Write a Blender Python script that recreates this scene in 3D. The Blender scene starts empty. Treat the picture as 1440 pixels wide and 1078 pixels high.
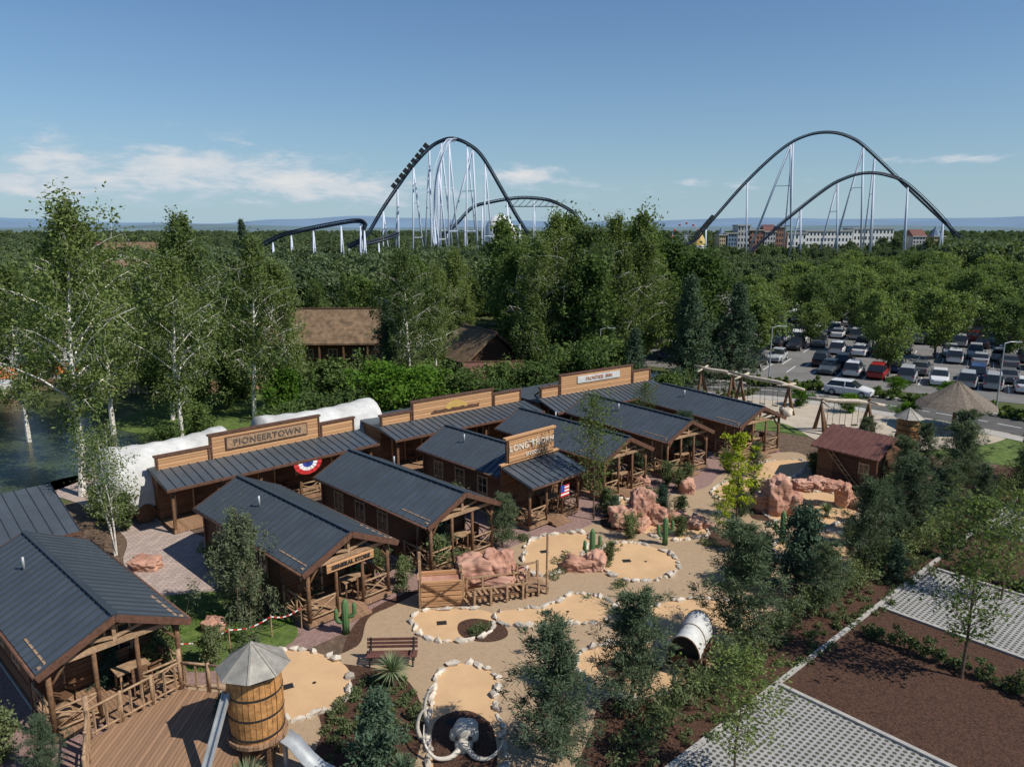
import bpy,math,random,bmesh
import numpy as np
from mathutils import Vector,Matrix,noise
random.seed(7);rng=np.random.default_rng(7)
R=math.radians;S=bpy.context.scene;COL=S.collection
# ------------------------------------------------------------ materials
def nt(name):
    m=bpy.data.materials.new(name);m.use_nodes=True;t=m.node_tree
    return m,t,t.nodes['Principled BSDF']
def N(t,ty,**k):
    n=t.nodes.new(ty)
    for a,b in k.items():setattr(n,a,b)
    return n
def math_(t,op,a,b=None,c=None):
    n=N(t,'ShaderNodeMath',operation=op)
    for i,x in enumerate((a,b,c)):
        if x is None:continue
        if isinstance(x,(int,float)):n.inputs[i].default_value=x
        else:t.links.new(x,n.inputs[i])
    return n.outputs[0]
def mix_(t,f,a,b,blend='MIX'):
    n=N(t,'ShaderNodeMix',data_type='RGBA',blend_type=blend)
    for i,x in ((0,f),(6,a),(7,b)):
        if isinstance(x,(int,float)):n.inputs[i].default_value=x
        elif isinstance(x,tuple):n.inputs[i].default_value=x+(1,) if len(x)==3 else x
        else:t.links.new(x,n.inputs[i])
    return n.outputs[2]
def sc(c,k):return tuple(min(1,x*k) for x in c)
def mat(name,c,rough=.8,ns=3,var=.25,bump=.0,metal=0,c2=None,bs=None,spec=.3,dirt=0):
    m,t,b=nt(name);tc=N(t,'ShaderNodeTexCoord')
    no=N(t,'ShaderNodeTexNoise');no.inputs['Scale'].default_value=ns;no.inputs['Detail'].default_value=6;no.inputs['Roughness'].default_value=.65
    t.links.new(tc.outputs['Object'],no.inputs['Vector'])
    f=N(t,'ShaderNodeMapRange');f.inputs[1].default_value=.35;f.inputs[2].default_value=.65;t.links.new(no.outputs[0],f.inputs[0])
    o=mix_(t,f.outputs[0],sc(c,1-var),c2 or sc(c,1+var))
    if dirt:
        n3=N(t,'ShaderNodeTexNoise');n3.inputs['Scale'].default_value=ns*.22;n3.inputs['Detail'].default_value=5;t.links.new(tc.outputs['Object'],n3.inputs['Vector'])
        f3=N(t,'ShaderNodeMapRange');f3.inputs[1].default_value=.4;f3.inputs[2].default_value=.7;t.links.new(n3.outputs[0],f3.inputs[0])
        o=mix_(t,math_(t,'MULTIPLY',f3.outputs[0],dirt),o,sc(c,.45))
    t.links.new(o,b.inputs['Base Color'])
    b.inputs['Roughness'].default_value=rough;b.inputs['Metallic'].default_value=metal;b.inputs['Specular IOR Level'].default_value=spec
    if bump:
        n2=N(t,'ShaderNodeTexNoise');n2.inputs['Scale'].default_value=bs or ns*4;n2.inputs['Detail'].default_value=8
        t.links.new(tc.outputs['Object'],n2.inputs['Vector'])
        bp=N(t,'ShaderNodeBump');bp.inputs['Strength'].default_value=min(1,bump);bp.inputs['Distance'].default_value=.05
        t.links.new(n2.outputs[0],bp.inputs['Height']);t.links.new(bp.outputs[0],b.inputs['Normal'])
    return m
def plank(name,c,axis=2,w=.16,var=.35,rough=.75,gap=.1):
    m,t,b=nt(name);tc=N(t,'ShaderNodeTexCoord');se=N(t,'ShaderNodeSeparateXYZ');t.links.new(tc.outputs['Object'],se.inputs[0])
    a=math_(t,'DIVIDE',se.outputs[axis],w);fr=math_(t,'FRACT',a);fl=math_(t,'FLOOR',a)
    wn=N(t,'ShaderNodeTexWhiteNoise',noise_dimensions='1D');t.links.new(fl,wn.inputs['W'])
    no=N(t,'ShaderNodeTexNoise');no.inputs['Scale'].default_value=2.2;no.inputs['Detail'].default_value=8
    mp=N(t,'ShaderNodeMapping');sv=[1,1,1];sv[axis]=9;mp.inputs['Scale'].default_value=sv
    t.links.new(tc.outputs['Object'],mp.inputs[0]);t.links.new(mp.outputs[0],no.inputs['Vector'])
    f=math_(t,'ADD',math_(t,'MULTIPLY',wn.outputs[0],.6),math_(t,'MULTIPLY',no.outputs[0],.5))
    o=mix_(t,f,sc(c,1-var),sc(c,1+var))
    g=math_(t,'LESS_THAN',fr,gap);o=mix_(t,math_(t,'MULTIPLY',g,.75),o,(.01,.006,.004))
    t.links.new(o,b.inputs['Base Color']);b.inputs['Roughness'].default_value=rough;b.inputs['Specular IOR Level'].default_value=.25
    bp=N(t,'ShaderNodeBump');bp.inputs['Distance'].default_value=.03;bp.inputs['Strength'].default_value=.6
    t.links.new(math_(t,'SUBTRACT',no.outputs[0],g),bp.inputs['Height']);t.links.new(bp.outputs[0],b.inputs['Normal'])
    return m
def leafmat(name,c,c2,tr=.33,k=1.2):
    c=sc(c,k);c2=sc(c2,k)
    m,t,b=nt(name);t.nodes.remove(b);g=N(t,'ShaderNodeNewGeometry');oi=N(t,'ShaderNodeObjectInfo')
    o=mix_(t,g.outputs['Random Per Island'],c,c2)
    o=mix_(t,math_(t,'MULTIPLY',oi.outputs['Random'],.85),o,(c[0]*.72,c[1]*.76,c[2]*1.0))
    df=N(t,'ShaderNodeBsdfDiffuse');t.links.new(o,df.inputs[0])
    tl=N(t,'ShaderNodeBsdfTranslucent');t.links.new(mix_(t,1.0,o,(1.3,1.3,.5),'MULTIPLY'),tl.inputs[0])
    mx=N(t,'ShaderNodeMixShader');mx.inputs[0].default_value=tr
    t.links.new(df.outputs[0],mx.inputs[1]);t.links.new(tl.outputs[0],mx.inputs[2]);t.links.new(mx.outputs[0],t.nodes['Material Output'].inputs[0])
    return m
M={}
M['dwood']=plank('dark_wood_planks',(.08,.045,.028),2,.17)
M['mwood']=plank('brown_wood_planks',(.15,.08,.045),2,.17)
M['owood']=plank('larch_planks',(.5,.28,.14),2,.19,.25)
M['vwood']=mat('larch_stave',(.44,.22,.08),.6,5,.35,.2)
M['deck']=plank('deck_boards',(.29,.175,.105),0,.14,.3)
M['post']=mat('timber_post',(.15,.08,.042),.75,6,.35,.3)
M['lpost']=mat('light_timber',(.34,.22,.13),.75,6,.3,.3)
M['log']=mat('bleached_log',(.5,.43,.34),.8,3,.2,.3)
M['trim']=mat('brown_trim',(.115,.058,.038),.6,5,.3)
M['sign']=mat('faded_sign_paint',(.13,.1,.08),.8,12,.5)
M['wsign']=mat('worn_white_sign_paint',(.62,.56,.48),.8,12,.3)
M['roof']=mat('standing_seam_metal',(.078,.095,.113),.42,1.2,.12,0,.15,spec=.5,dirt=.22)
M['rib']=mat('roof_seam',(.052,.066,.08),.45,1,.1,0,.2)
M['glass']=mat('window_glass',(.02,.025,.03),.08,1,.2,spec=.7)
M['frame']=mat('window_frame',(.42,.3,.18),.6,4,.2)
M['white']=mat('white_paint',(.75,.75,.73),.5,2,.06)
M['canvas']=mat('canvas',(.55,.55,.53),.85,1.5,.15,.4,dirt=.4)
M['red']=mat('red_cloth',(.5,.03,.03),.7,3,.1);M['blue']=mat('blue_cloth',(.03,.06,.3),.7,3,.1)
M['steel']=mat('galvanised_steel',(.4,.42,.43),.5,2,.15,0,.35)
M['oldsteel']=mat('weathered_sheet_metal',(.33,.31,.27),.6,3,.25,.1,.25,dirt=.4)
M['csteel']=mat('coaster_support_paint',(.5,.56,.66),.5,.1,.05)
M['track']=mat('coaster_track_paint',(.02,.032,.055),.45,.1,.1)
M['band']=mat('iron_band',(.05,.05,.05),.5,3,.2,0,.5)
M['stone']=mat('white_limestone',(.52,.46,.38),.9,1.8,.35,.6)
M['bone']=mat('bone',(.56,.51,.43),.7,4,.2,.3,dirt=.4)
M['sand']=mat('golf_lane_surface',(.59,.385,.21),.95,.8,.07,.3,bs=40,dirt=.16)
M['path']=mat('aggregate_path',(.4,.288,.183),.95,22,.16,.4,bs=50,dirt=.2)
M['mulch']=mat('bark_mulch',(.082,.042,.027),1,14,.55,1,bs=30)
M['pinkg']=mat('pink_gravel',(.31,.2,.175),1,20,.4,.8,bs=40,dirt=.3)
M['soil']=mat('soil',(.13,.088,.06),1,3,.4,.8,bs=20)
M['lawn']=mat('lawn_grass',(.085,.15,.03),.95,2,.3,1,c2=(.15,.2,.05),bs=25)
M['ground']=mat('ground_grass',(.06,.085,.025),1,.08,.35,.6,c2=(.11,.12,.04),bs=2)
M['concrete']=mat('concrete_kerb',(.38,.36,.33),.9,3,.12,.3)
M['asph']=mat('asphalt',(.1,.098,.094),.95,.7,.18,.3,bs=30)
M['lotasph']=mat('car_park_asphalt',(.17,.163,.155),.95,.3,.15,.3,bs=20)
M['psand']=mat('playground_sand',(.44,.38,.3),.95,.6,.12,.3,bs=20)
M['water']=mat('pond_water',(.045,.06,.025),.25,.4,.3,.15,bs=3,spec=.4)
M['bark']=mat('bark',(.12,.085,.06),.95,6,.4,.5)
M['bbark']=mat('birch_bark',(.66,.62,.55),.85,5,.4,.3)
M['thatch']=mat('thatch',(.2,.165,.13),1,9,.35,1)
M['oldroof']=mat('mossy_shingle_roof',(.17,.115,.07),1,1.5,.4,.8)
M['barnroof']=mat('red_brown_metal_roof',(.15,.068,.055),.6,2,.2)
M['hill']=mat('haze_tinted_hills',(.155,.24,.34),1,.0009,.1)  # aerial haze is put into the base colour as pale blue
M['hill2']=mat('wooded_hills',(.12,.18,.2),1,.002,.2)  # bluish tone: distance haze mixed into the woodland colour
M['tyre']=mat('tyre',(.02,.02,.02),.8,3,.1)
M['cactus']=mat('cactus_skin',(.08,.16,.06),.6,8,.2,.3)
M['wallw']=mat('white_render',(.68,.68,.66),.8,.1,.05)
M['wallr']=mat('red_brick',(.24,.13,.1),.9,.2,.2);M['wally']=mat('ochre_render',(.42,.35,.24),.9,.2,.15);M['wallb']=mat('blue_render',(.14,.2,.28),.9,.2,.15);M['wallg']=mat('grey_render',(.4,.4,.4),.9,.2,.15)
M['gold']=mat('gold_canvas',(.5,.33,.1),.6,1,.1)
def rockmat():
    m,t,b=nt('red_sandstone');tc=N(t,'ShaderNodeTexCoord');no=N(t,'ShaderNodeTexNoise');no.inputs['Scale'].default_value=1.1;no.inputs['Detail'].default_value=7
    t.links.new(tc.outputs['Object'],no.inputs['Vector'])
    mp=N(t,'ShaderNodeMapping');mp.inputs['Scale'].default_value=(.6,.6,4);t.links.new(tc.outputs['Object'],mp.inputs[0]);n2=N(t,'ShaderNodeTexNoise');n2.inputs['Scale'].default_value=1.1;n2.inputs['Detail'].default_value=6;n2.inputs['Distortion'].default_value=.5;t.links.new(mp.outputs[0],n2.inputs['Vector'])
    f=N(t,'ShaderNodeMapRange');f.inputs[1].default_value=.35;f.inputs[2].default_value=.65;t.links.new(n2.outputs[0],f.inputs[0])
    o=mix_(t,f.outputs[0],(.34,.165,.115),(.54,.31,.225));g=N(t,'ShaderNodeMapRange');g.inputs[1].default_value=.45;g.inputs[2].default_value=.7;t.links.new(no.outputs[0],g.inputs[0])
    o=mix_(t,math_(t,'MULTIPLY',g.outputs[0],.5),o,(.5,.33,.25));t.links.new(o,b.inputs['Base Color']);b.inputs['Roughness'].default_value=.95;b.inputs['Specular IOR Level'].default_value=.15
    bp=N(t,'ShaderNodeBump');bp.inputs['Distance'].default_value=.09;bp.inputs['Strength'].default_value=.8;t.links.new(math_(t,'ADD',n2.outputs[0],no.outputs[0]),bp.inputs['Height']);t.links.new(bp.outputs[0],b.inputs['Normal']);return m
M['rock']=rockmat()
LB=leafmat('birch_leaves',(.1,.14,.04),(.19,.235,.085))
LD=leafmat('broadleaf_leaves',(.072,.118,.034),(.15,.2,.07))
LR=leafmat('plane_leaves',(.12,.17,.055),(.21,.265,.1))
LFA=leafmat('distant_leaves',(.1,.14,.065),(.18,.22,.11),.3,1.1)  # greyed leaf colours for far trees; aerial haze put into the colour
LF=leafmat('fir_needles',(.05,.085,.05),(.1,.14,.085),.1)
LP=leafmat('pine_needles',(.07,.1,.05),(.145,.18,.1),.15)
LY=leafmat('golden_leaves',(.36,.42,.03),(.55,.58,.07),.4,1)
LG=leafmat('bright_leaves',(.09,.19,.025),(.18,.29,.05),.35,1)
LH=leafmat('hedge_leaves',(.1,.135,.05),(.25,.28,.14),.25,1)
LC=leafmat('cedar_needles',(.12,.145,.065),(.24,.25,.13),.2)
def gridmat():
    m,t,b=nt('grass_grid_paving');tc=N(t,'ShaderNodeTexCoord');mp=N(t,'ShaderNodeMapping');mp.inputs['Rotation'].default_value=(0,0,R(-41.8));t.links.new(tc.outputs['Object'],mp.inputs[0])
    se=N(t,'ShaderNodeSeparateXYZ');t.links.new(mp.outputs[0],se.inputs[0])
    y=math_(t,'DIVIDE',se.outputs[1],.2);x=math_(t,'ADD',math_(t,'DIVIDE',se.outputs[0],.2),math_(t,'MULTIPLY',math_(t,'FLOOR',y),.5))
    fx=math_(t,'ABSOLUTE',math_(t,'SUBTRACT',math_(t,'FRACT',x),.5));fy=math_(t,'ABSOLUTE',math_(t,'SUBTRACT',math_(t,'FRACT',y),.5))
    d=math_(t,'ADD',math_(t,'MULTIPLY',fx,fx),math_(t,'MULTIPLY',fy,fy));h=math_(t,'LESS_THAN',d,.11)
    no=N(t,'ShaderNodeTexNoise');no.inputs['Scale'].default_value=.7;no.inputs['Detail'].default_value=8;t.links.new(tc.outputs['Object'],no.inputs['Vector'])
    o=mix_(t,no.outputs[0],(.24,.235,.225),(.4,.39,.375));o=mix_(t,h,o,mix_(t,no.outputs[0],(.04,.05,.03),(.1,.09,.07)));t.links.new(o,b.inputs['Base Color']);b.inputs['Roughness'].default_value=.95
    bp=N(t,'ShaderNodeBump',invert=True);bp.inputs['Distance'].default_value=.05;t.links.new(h,bp.inputs['Height']);t.links.new(bp.outputs[0],b.inputs['Normal'])
    return m
M['grid']=gridmat()
def brickmat():
    m,t,b=nt('pink_block_paving');tc=N(t,'ShaderNodeTexCoord');mp=N(t,'ShaderNodeMapping');mp.inputs['Rotation'].default_value=(0,0,R(-45));t.links.new(tc.outputs['Object'],mp.inputs[0])
    br=N(t,'ShaderNodeTexBrick');br.inputs['Scale'].default_value=1;br.inputs['Brick Width'].default_value=.36;br.inputs['Row Height'].default_value=.2;br.inputs['Mortar Size'].default_value=.014
    br.inputs['Color1'].default_value=(.47,.37,.32,1);br.inputs['Color2'].default_value=(.35,.27,.235,1);br.inputs['Mortar'].default_value=(.2,.16,.14,1)
    t.links.new(mp.outputs[0],br.inputs['Vector']);t.links.new(br.outputs[0],b.inputs['Base Color']);b.inputs['Roughness'].default_value=.9
    return m
M['brick']=brickmat()
# ------------------------------------------------------------ mesh helpers
def addobj(name,me,parent=None):
    o=bpy.data.objects.new(name,me);COL.objects.link(o)
    if parent:o.parent=parent
    return o
class MB:
    def __init__(s):s.v=[];s.f=[]
    def add(s,vs,fs):
        n=len(s.v);s.v+=[tuple(x) for x in vs];s.f+=[tuple(i+n for i in f) for f in fs]
    def box(s,c,d,rz=0,rx=0,ry=0):
        m=Matrix.Rotation(rz,3,'Z')@Matrix.Rotation(ry,3,'Y')@Matrix.Rotation(rx,3,'X');c=Vector(c)
        vs=[c+m@Vector((x*d[0]/2,y*d[1]/2,z*d[2]/2)) for z in(-1,1) for y in(-1,1) for x in(-1,1)]
        s.add(vs,[(0,2,3,1),(4,5,7,6),(0,1,5,4),(1,3,7,5),(3,2,6,7),(2,0,4,6)])
    def beam(s,a,b,w,h=None):
        a=Vector(a);b=Vector(b);h=h or w;d=(b-a).normalized();u=Vector((0,0,1)) if abs(d.z)<.95 else Vector((1,0,0))
        x=d.cross(u).normalized()*w/2;y=x.cross(d).normalized()*h/2
        vs=[p+i*x+j*y for p in(a,b) for j in(-1,1) for i in(-1,1)]
        s.add(vs,[(0,2,3,1),(4,5,7,6),(0,1,5,4),(1,3,7,5),(3,2,6,7),(2,0,4,6)])
    def tube(s,pts,rs,n=8,cap=True):
        pts=[Vector(p) for p in pts]
        if isinstance(rs,(int,float)):rs=[rs]*len(pts)
        vs=[];x=None
        for i,p in enumerate(pts):
            d=(pts[min(i+1,len(pts)-1)]-pts[max(i-1,0)]).normalized()
            if x is None:
                u=Vector((0,0,1)) if abs(d.z)<.9 else Vector((1,0,0));x=d.cross(u).normalized()
            else:x=(x-d*x.dot(d)).normalized()
            y=d.cross(x)
            for k in range(n):
                a=2*math.pi*k/n;vs.append(p+(x*math.cos(a)+y*math.sin(a))*rs[i])
        fs=[(i*n+k,i*n+(k+1)%n,(i+1)*n+(k+1)%n,(i+1)*n+k) for i in range(len(pts)-1) for k in range(n)]
        if cap:fs+=[tuple(range(n))[::-1],tuple((len(pts)-1)*n+k for k in range(n))]
        s.add(vs,fs)
    def prism(s,poly,fn0,fn1):
        n=len(poly);s.add([fn0(p) for p in poly]+[fn1(p) for p in poly],[tuple(range(n))[::-1],tuple(range(n,2*n))]+[(i,(i+1)%n,n+(i+1)%n,n+i) for i in range(n)])
    def yprism(s,poly,y0,y1):s.prism(poly,lambda p:(p[0],y0,p[1]),lambda p:(p[0],y1,p[1]))
    def rock(s,c,d,seed=0,sub=2,amp=.25,rz=0,freq=1.2,strata=0):
        bm=bmesh.new();bmesh.ops.create_icosphere(bm,subdivisions=sub,radius=1);m=Matrix.Rotation(rz,3,'Z')
        vs=[]
        for v in bm.verts:
            p=v.co;o=Vector((seed*3.1,seed*1.7,seed));k=1+amp*noise.noise(p*freq+o)*2+amp*.6*noise.noise(p*freq*2.7+o)+(amp*.3*noise.noise(p*freq*6+o) if sub>2 else 0)
            if strata:
                k=1/max(abs(p.x),abs(p.y),abs(p.z))**.6*.86*(1+amp*1.5*noise.noise(p*freq+o))
                k*=1-.14*abs(noise.noise(p*freq*2.0+o*2))**.6*1.3-.05*noise.noise(p*freq*5+o)
                zz=p.z*k*d[2]*2.4+noise.noise(p*1.2+o)*.9;fr=zz-math.floor(zz);k*=1-.075*(1-min(1,fr*4))-.045*fr
            q=p*k
            if not strata:q.z=math.copysign(abs(q.z)**.8,q.z)
            vs.append(Vector(c)+m@Vector((q.x*d[0],q.y*d[1],q.z*d[2])))
        fs=[tuple(v.index for v in f.verts) for f in bm.faces];bm.free();s.add(vs,fs)
    def obj(s,name,mats,parent=None,smooth=False):
        me=bpy.data.meshes.new(name);me.from_pydata(s.v,[],s.f);me.validate()
        for m in (mats if isinstance(mats,list) else [mats]):me.materials.append(m)
        if smooth:
            me.shade_smooth()
        return addobj(name,me,parent)
class Asm:
    def __init__(s,name,loc=(0,0,0),rz=0):
        s.e=bpy.data.objects.new(name,None);s.e.empty_display_size=.2;COL.objects.link(s.e);s.e.location=loc;s.e.rotation_euler=(0,0,rz);s.p={}
    def __call__(s,name,m,smooth=False):
        if name not in s.p:s.p[name]=(MB(),m,smooth)
        return s.p[name][0]
    def text(s,body,loc,size,m,name='lettering',rz=0,ext=.02,sx=1):
        c=bpy.data.curves.new(name,'FONT');c.body=body;c.size=size;c.extrude=ext;c.align_x='CENTER';c.align_y='CENTER';c.offset=.008;c.space_character=1.1
        o=addobj(name,c,s.e);o.location=loc;o.rotation_euler=(R(90),0,rz);o.scale=(sx,1,1);c.materials.append(m)
    def done(s):
        for k,(b,m,sm) in s.p.items():
            if b.v:b.obj(k,M[m] if isinstance(m,str) else m,s.e,sm)
        return s.e
def catmull(P,n=8,closed=True):
    P=[Vector(p) for p in P];L=len(P);o=[]
    for i in range(L if closed else L-1):
        g=(lambda j:P[j%L]) if closed else (lambda j:P[max(0,min(L-1,j))])
        a,b,c,d=g(i-1),g(i),g(i+1),g(i+2)
        for k in range(n):
            t=k/n;o.append(.5*((2*b)+(c-a)*t+(2*a-5*b+4*c-d)*t*t+(3*b-a-3*c+d)*t**3))
    if not closed:o.append(P[-1])
    return o
def sheet(name,pts,z,m,sm=True):
    p=[(x[0],x[1],0) for x in pts]
    if sm:p=[tuple(q) for q in catmull(p)]
    me=bpy.data.meshes.new(name);me.from_pydata([(q[0],q[1],z) for q in p],[],[tuple(range(len(p)))]);me.materials.append(M[m])
    if me.polygons[0].normal.z<0:me.flip_normals()
    return addobj(name,me)
# ------------------------------------------------------------ world / sun / camera
sd=Vector((.88,-.42,0)).normalized();el=R(47);sd=Vector((sd.x*math.cos(el),sd.y*math.cos(el),math.sin(el)))
w=bpy.data.worlds.new('World');S.world=w;w.use_nodes=True;t=w.node_tree;t.nodes.clear()
sky=N(t,'ShaderNodeTexSky',sky_type='NISHITA',sun_disc=False,sun_elevation=el,sun_rotation=math.atan2(sd.x,sd.y),altitude=0,air_density=1.15,dust_density=.15,ozone_density=4.0)
tc=N(t,'ShaderNodeTexCoord');se=N(t,'ShaderNodeSeparateXYZ');t.links.new(tc.outputs['Generated'],se.inputs[0])
az=math_(t,'MULTIPLY',math_(t,'ARCTAN2',se.outputs[0],se.outputs[1]),57.3);ev=math_(t,'MULTIPLY',math_(t,'ARCSINE',se.outputs[2]),57.3)
# horizon haze layer over the atmospheric sky
hz=math_(t,'MULTIPLY',math_(t,'EXPONENT',math_(t,'DIVIDE',math_(t,'MAXIMUM',ev,0),-6.5)),.85)
skc=mix_(t,hz,mix_(t,1.0,sky.outputs[0],(.74,.92,1.1),'MULTIPLY'),(4.3,6.1,7.5))
bg=N(t,'ShaderNodeBackground');bg.inputs[1].default_value=.086;t.links.new(skc,bg.inputs[0])
cb=N(t,'ShaderNodeCombineXYZ');t.links.new(math_(t,'MULTIPLY',az,.24),cb.inputs[0]);t.links.new(math_(t,'MULTIPLY',ev,.85),cb.inputs[1])
no=N(t,'ShaderNodeTexNoise');no.inputs['Scale'].default_value=1.15;no.inputs['Detail'].default_value=8;no.inputs['Roughness'].default_value=.6;no.inputs['Distortion'].default_value=.25;t.links.new(cb.outputs[0],no.inputs['Vector'])
def blob(a,e,wa,we,k):
    x=math_(t,'DIVIDE',math_(t,'SUBTRACT',az,a),wa);y=math_(t,'DIVIDE',math_(t,'SUBTRACT',ev,e),we)
    return math_(t,'MULTIPLY',math_(t,'EXPONENT',math_(t,'MULTIPLY',math_(t,'ADD',math_(t,'MULTIPLY',x,x),math_(t,'MULTIPLY',y,y)),-1)),k)
ms=None
for b in ((-23,3.9,12,1.9,.34),(-34,2.6,7,1.1,.22),(1.2,3.9,2.6,.7,.46),(-12,3.0,6,.9,.25),(30,4.4,5,.3,.28),(14,3.2,9,.6,.16),(-3,2.2,14,.7,.12)):
    q=blob(*b);ms=q if ms is None else math_(t,'ADD',ms,q)
cl=N(t,'ShaderNodeMapRange');cl.inputs[1].default_value=.58;cl.inputs[2].default_value=.84;cl.inputs[4].default_value=.9;t.links.new(math_(t,'ADD',no.outputs[0],ms),cl.inputs[0])
cl.interpolation_type='SMOOTHSTEP'
cm=math_(t,'MULTIPLY',cl.outputs[0],math_(t,'MINIMUM',math_(t,'MULTIPLY',ms,8),1))
b2=N(t,'ShaderNodeBackground');b2.inputs[1].default_value=.76
cr=N(t,'ShaderNodeMapRange');cr.inputs[1].default_value=.62;cr.inputs[2].default_value=1.0;t.links.new(math_(t,'ADD',no.outputs[0],ms),cr.inputs[0])
t.links.new(mix_(t,cr.outputs[0],(.58,.74,.9),(1,1,1)),b2.inputs[0])
mx=N(t,'ShaderNodeMixShader');t.links.new(cm,mx.inputs[0]);t.links.new(bg.outputs[0],mx.inputs[1]);t.links.new(b2.outputs[0],mx.inputs[2])
ow=N(t,'ShaderNodeOutputWorld');t.links.new(mx.outputs[0],ow.inputs[0])
sl=bpy.data.lights.new('sun','SUN');sl.energy=5.0;sl.angle=R(.5);sl.color=(1,.94,.84);so=addobj('sun',sl);so.rotation_euler=sd.to_track_quat('Z','Y').to_euler()
S.view_settings.view_transform='Standard';S.view_settings.look='None';S.view_settings.exposure=0
cam=bpy.data.cameras.new('camera');cam.lens=26.25;cam.sensor_width=36;cam.clip_end=40000;co=addobj('camera',cam);co.location=(0,0,16);co.rotation_euler=(R(90-11.68),0,0);S.camera=co
# ------------------------------------------------------------ ground
b=MB();b.add([(-15000,-3000,0),(15000,-3000,0),(15000,15000,0),(-15000,15000,0)],[(0,1,2,3)]);b.obj('ground',M['ground'])
sheet('planting_bed_soil',[(-40,5),(8,5),(9,19),(20,31),(34,43),(34,52),(24,56),(16,62),(2,66),(-14,60),(-22,46),(-34,34)],.01,'soil')
sheet('pink_gravel_bed',[(-26,16),(-12,18),(-9,25),(-3,31),(3,37),(9,42),(16,47),(20,50),(16,56),(0,45),(-12,33),(-20,24)],.02,'pinkg')
sheet('mulch_bed',[(-5,18.5),(5,18),(14.5,28),(21,34),(24,41),(19,48),(10,43),(5,39),(1,34),(-2.5,32.5),(-6,29.5),(-6.5,25.5)],.025,'mulch')
sheet('block_paving',[(-30,45),(-25.5,41.8),(-20.6,37.2),(-19,34),(-16.5,31),(-13.8,30.8),(-13.2,33),(-15,36),(-18,38.5),(-22,43.5),(-27,48)],.03,'brick')
sheet('lawn',[(-16,30.2),(-13,31),(-11,29.5),(-9.2,28.6),(-8.8,26.6),(-11.8,24.8),(-14.5,28)],.035,'lawn')
sheet('lawn',[(15,60),(22,58),(26,54),(36,48),(60,30),(60,50),(44,57),(34,66),(22,73),(8,76),(4,70)],.03,'lawn')
sheet('grass_bank',[(-9,84),(3,84),(0,96),(-10,96)],.05,'lawn')
sheet('grass_bank',[(-33,60),(-22,56),(-14,62),(-16,72),(-30,72)],.05,'lawn')
sheet('footpath',[(-6.7,25.5),(-6,26.7),(-6,28.7),(-5,29.9),(-2.5,33),(0.8,36.6),(4.2,38.6),(7.1,42.3),(11.9,44.6),(14,47.5),(18.5,51.8),(21.1,51.8),(19.5,45.3),(20.7,42.2),(21.1,38.6),(18.2,34.1),(15.1,31.9),(11.3,28.7),(9.6,27),(7.3,24.6),(5.7,23.1),(3.1,22.2),(1,18.5),(-2.7,18.3),(-2.9,22),(-4.1,24.6)],.04,'path')
sheet('footpath',[(-13.5,17),(-10,17),(-6.9,18.5),(-6.2,21.5),(-8,23.5),(-12,23.5)],.032,'path')
sheet('pond',[(-32,42),(-28.5,44.3),(-27.5,51.8),(-28.6,59.7),(-36,66),(-52,70),(-70,60),(-60,40),(-45,38)],.03,'water')
sheet('playground_sand',[(16,70),(20,65),(23,60),(24,55),(30,53),(37,55),(40,59),(35,63),(29,67),(24,73),(19,75)],.045,'psand')
lanes=[[(-9.3,26.0),(-7.7,26.1),(-6.1,25.0),(-5.8,23.1),(-6.7,22.3),(-7.7,22.1),(-9.2,24)],
[(1.1,36.7),(3.4,37.6),(4.1,36.7),(2.7,33.3),(1.0,32.7),(0.6,34.5)],
[(4.7,35.8),(6.6,36.2),(8.1,34.5),(7.5,32.6),(5.6,32.0),(4.4,33.3)],
[(2.9,30.8),(4.4,29.9),(3.9,28.5),(2.0,28.1),(-0.3,28.1),(-0.5,29.2),(1.4,29.6)],
[(-4.1,29.0),(-2.5,29.4),(-0.9,29.1),(-0.9,27.5),(-2.2,26.8),(-3.7,27.3)],
[(5.9,29.3),(7.5,30.2),(9.9,29.9),(10.0,28.1),(8.4,26.7),(5.9,26.9)],
[(-2.6,24.8),(-1.6,25.3),(-0.5,24.4),(-0.6,22.9),(-.3,21.4),(-0.4,18.9),(-2.1,18.9),(-2.6,20.5),(-2.8,22.5)],
[(2.8,26.2),(5.1,26.7),(6.6,25.6),(7.1,24.8),(5.5,23.5),(3.4,23.3),(2.5,24.6)],
[(6.5,42.7),(8.3,40.6),(10.2,38.9),(10.4,37.3),(8.2,36.7),(6.6,38.6)],
[(12.4,44.0),(16,48.3),(17.9,50.1),(20.4,50.4),(19.4,47.8),(16.0,44.6),(13.2,42.4)],
[(16.4,44.0),(19.9,43.6),(20.2,41),(18.6,39.1),(16.0,38.6),(14.4,40.2)],
[(14.2,36.7),(17.6,37.6),(17.8,35.5),(16.8,34.1),(14.4,33.3),(13.1,34.6)]]
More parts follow.
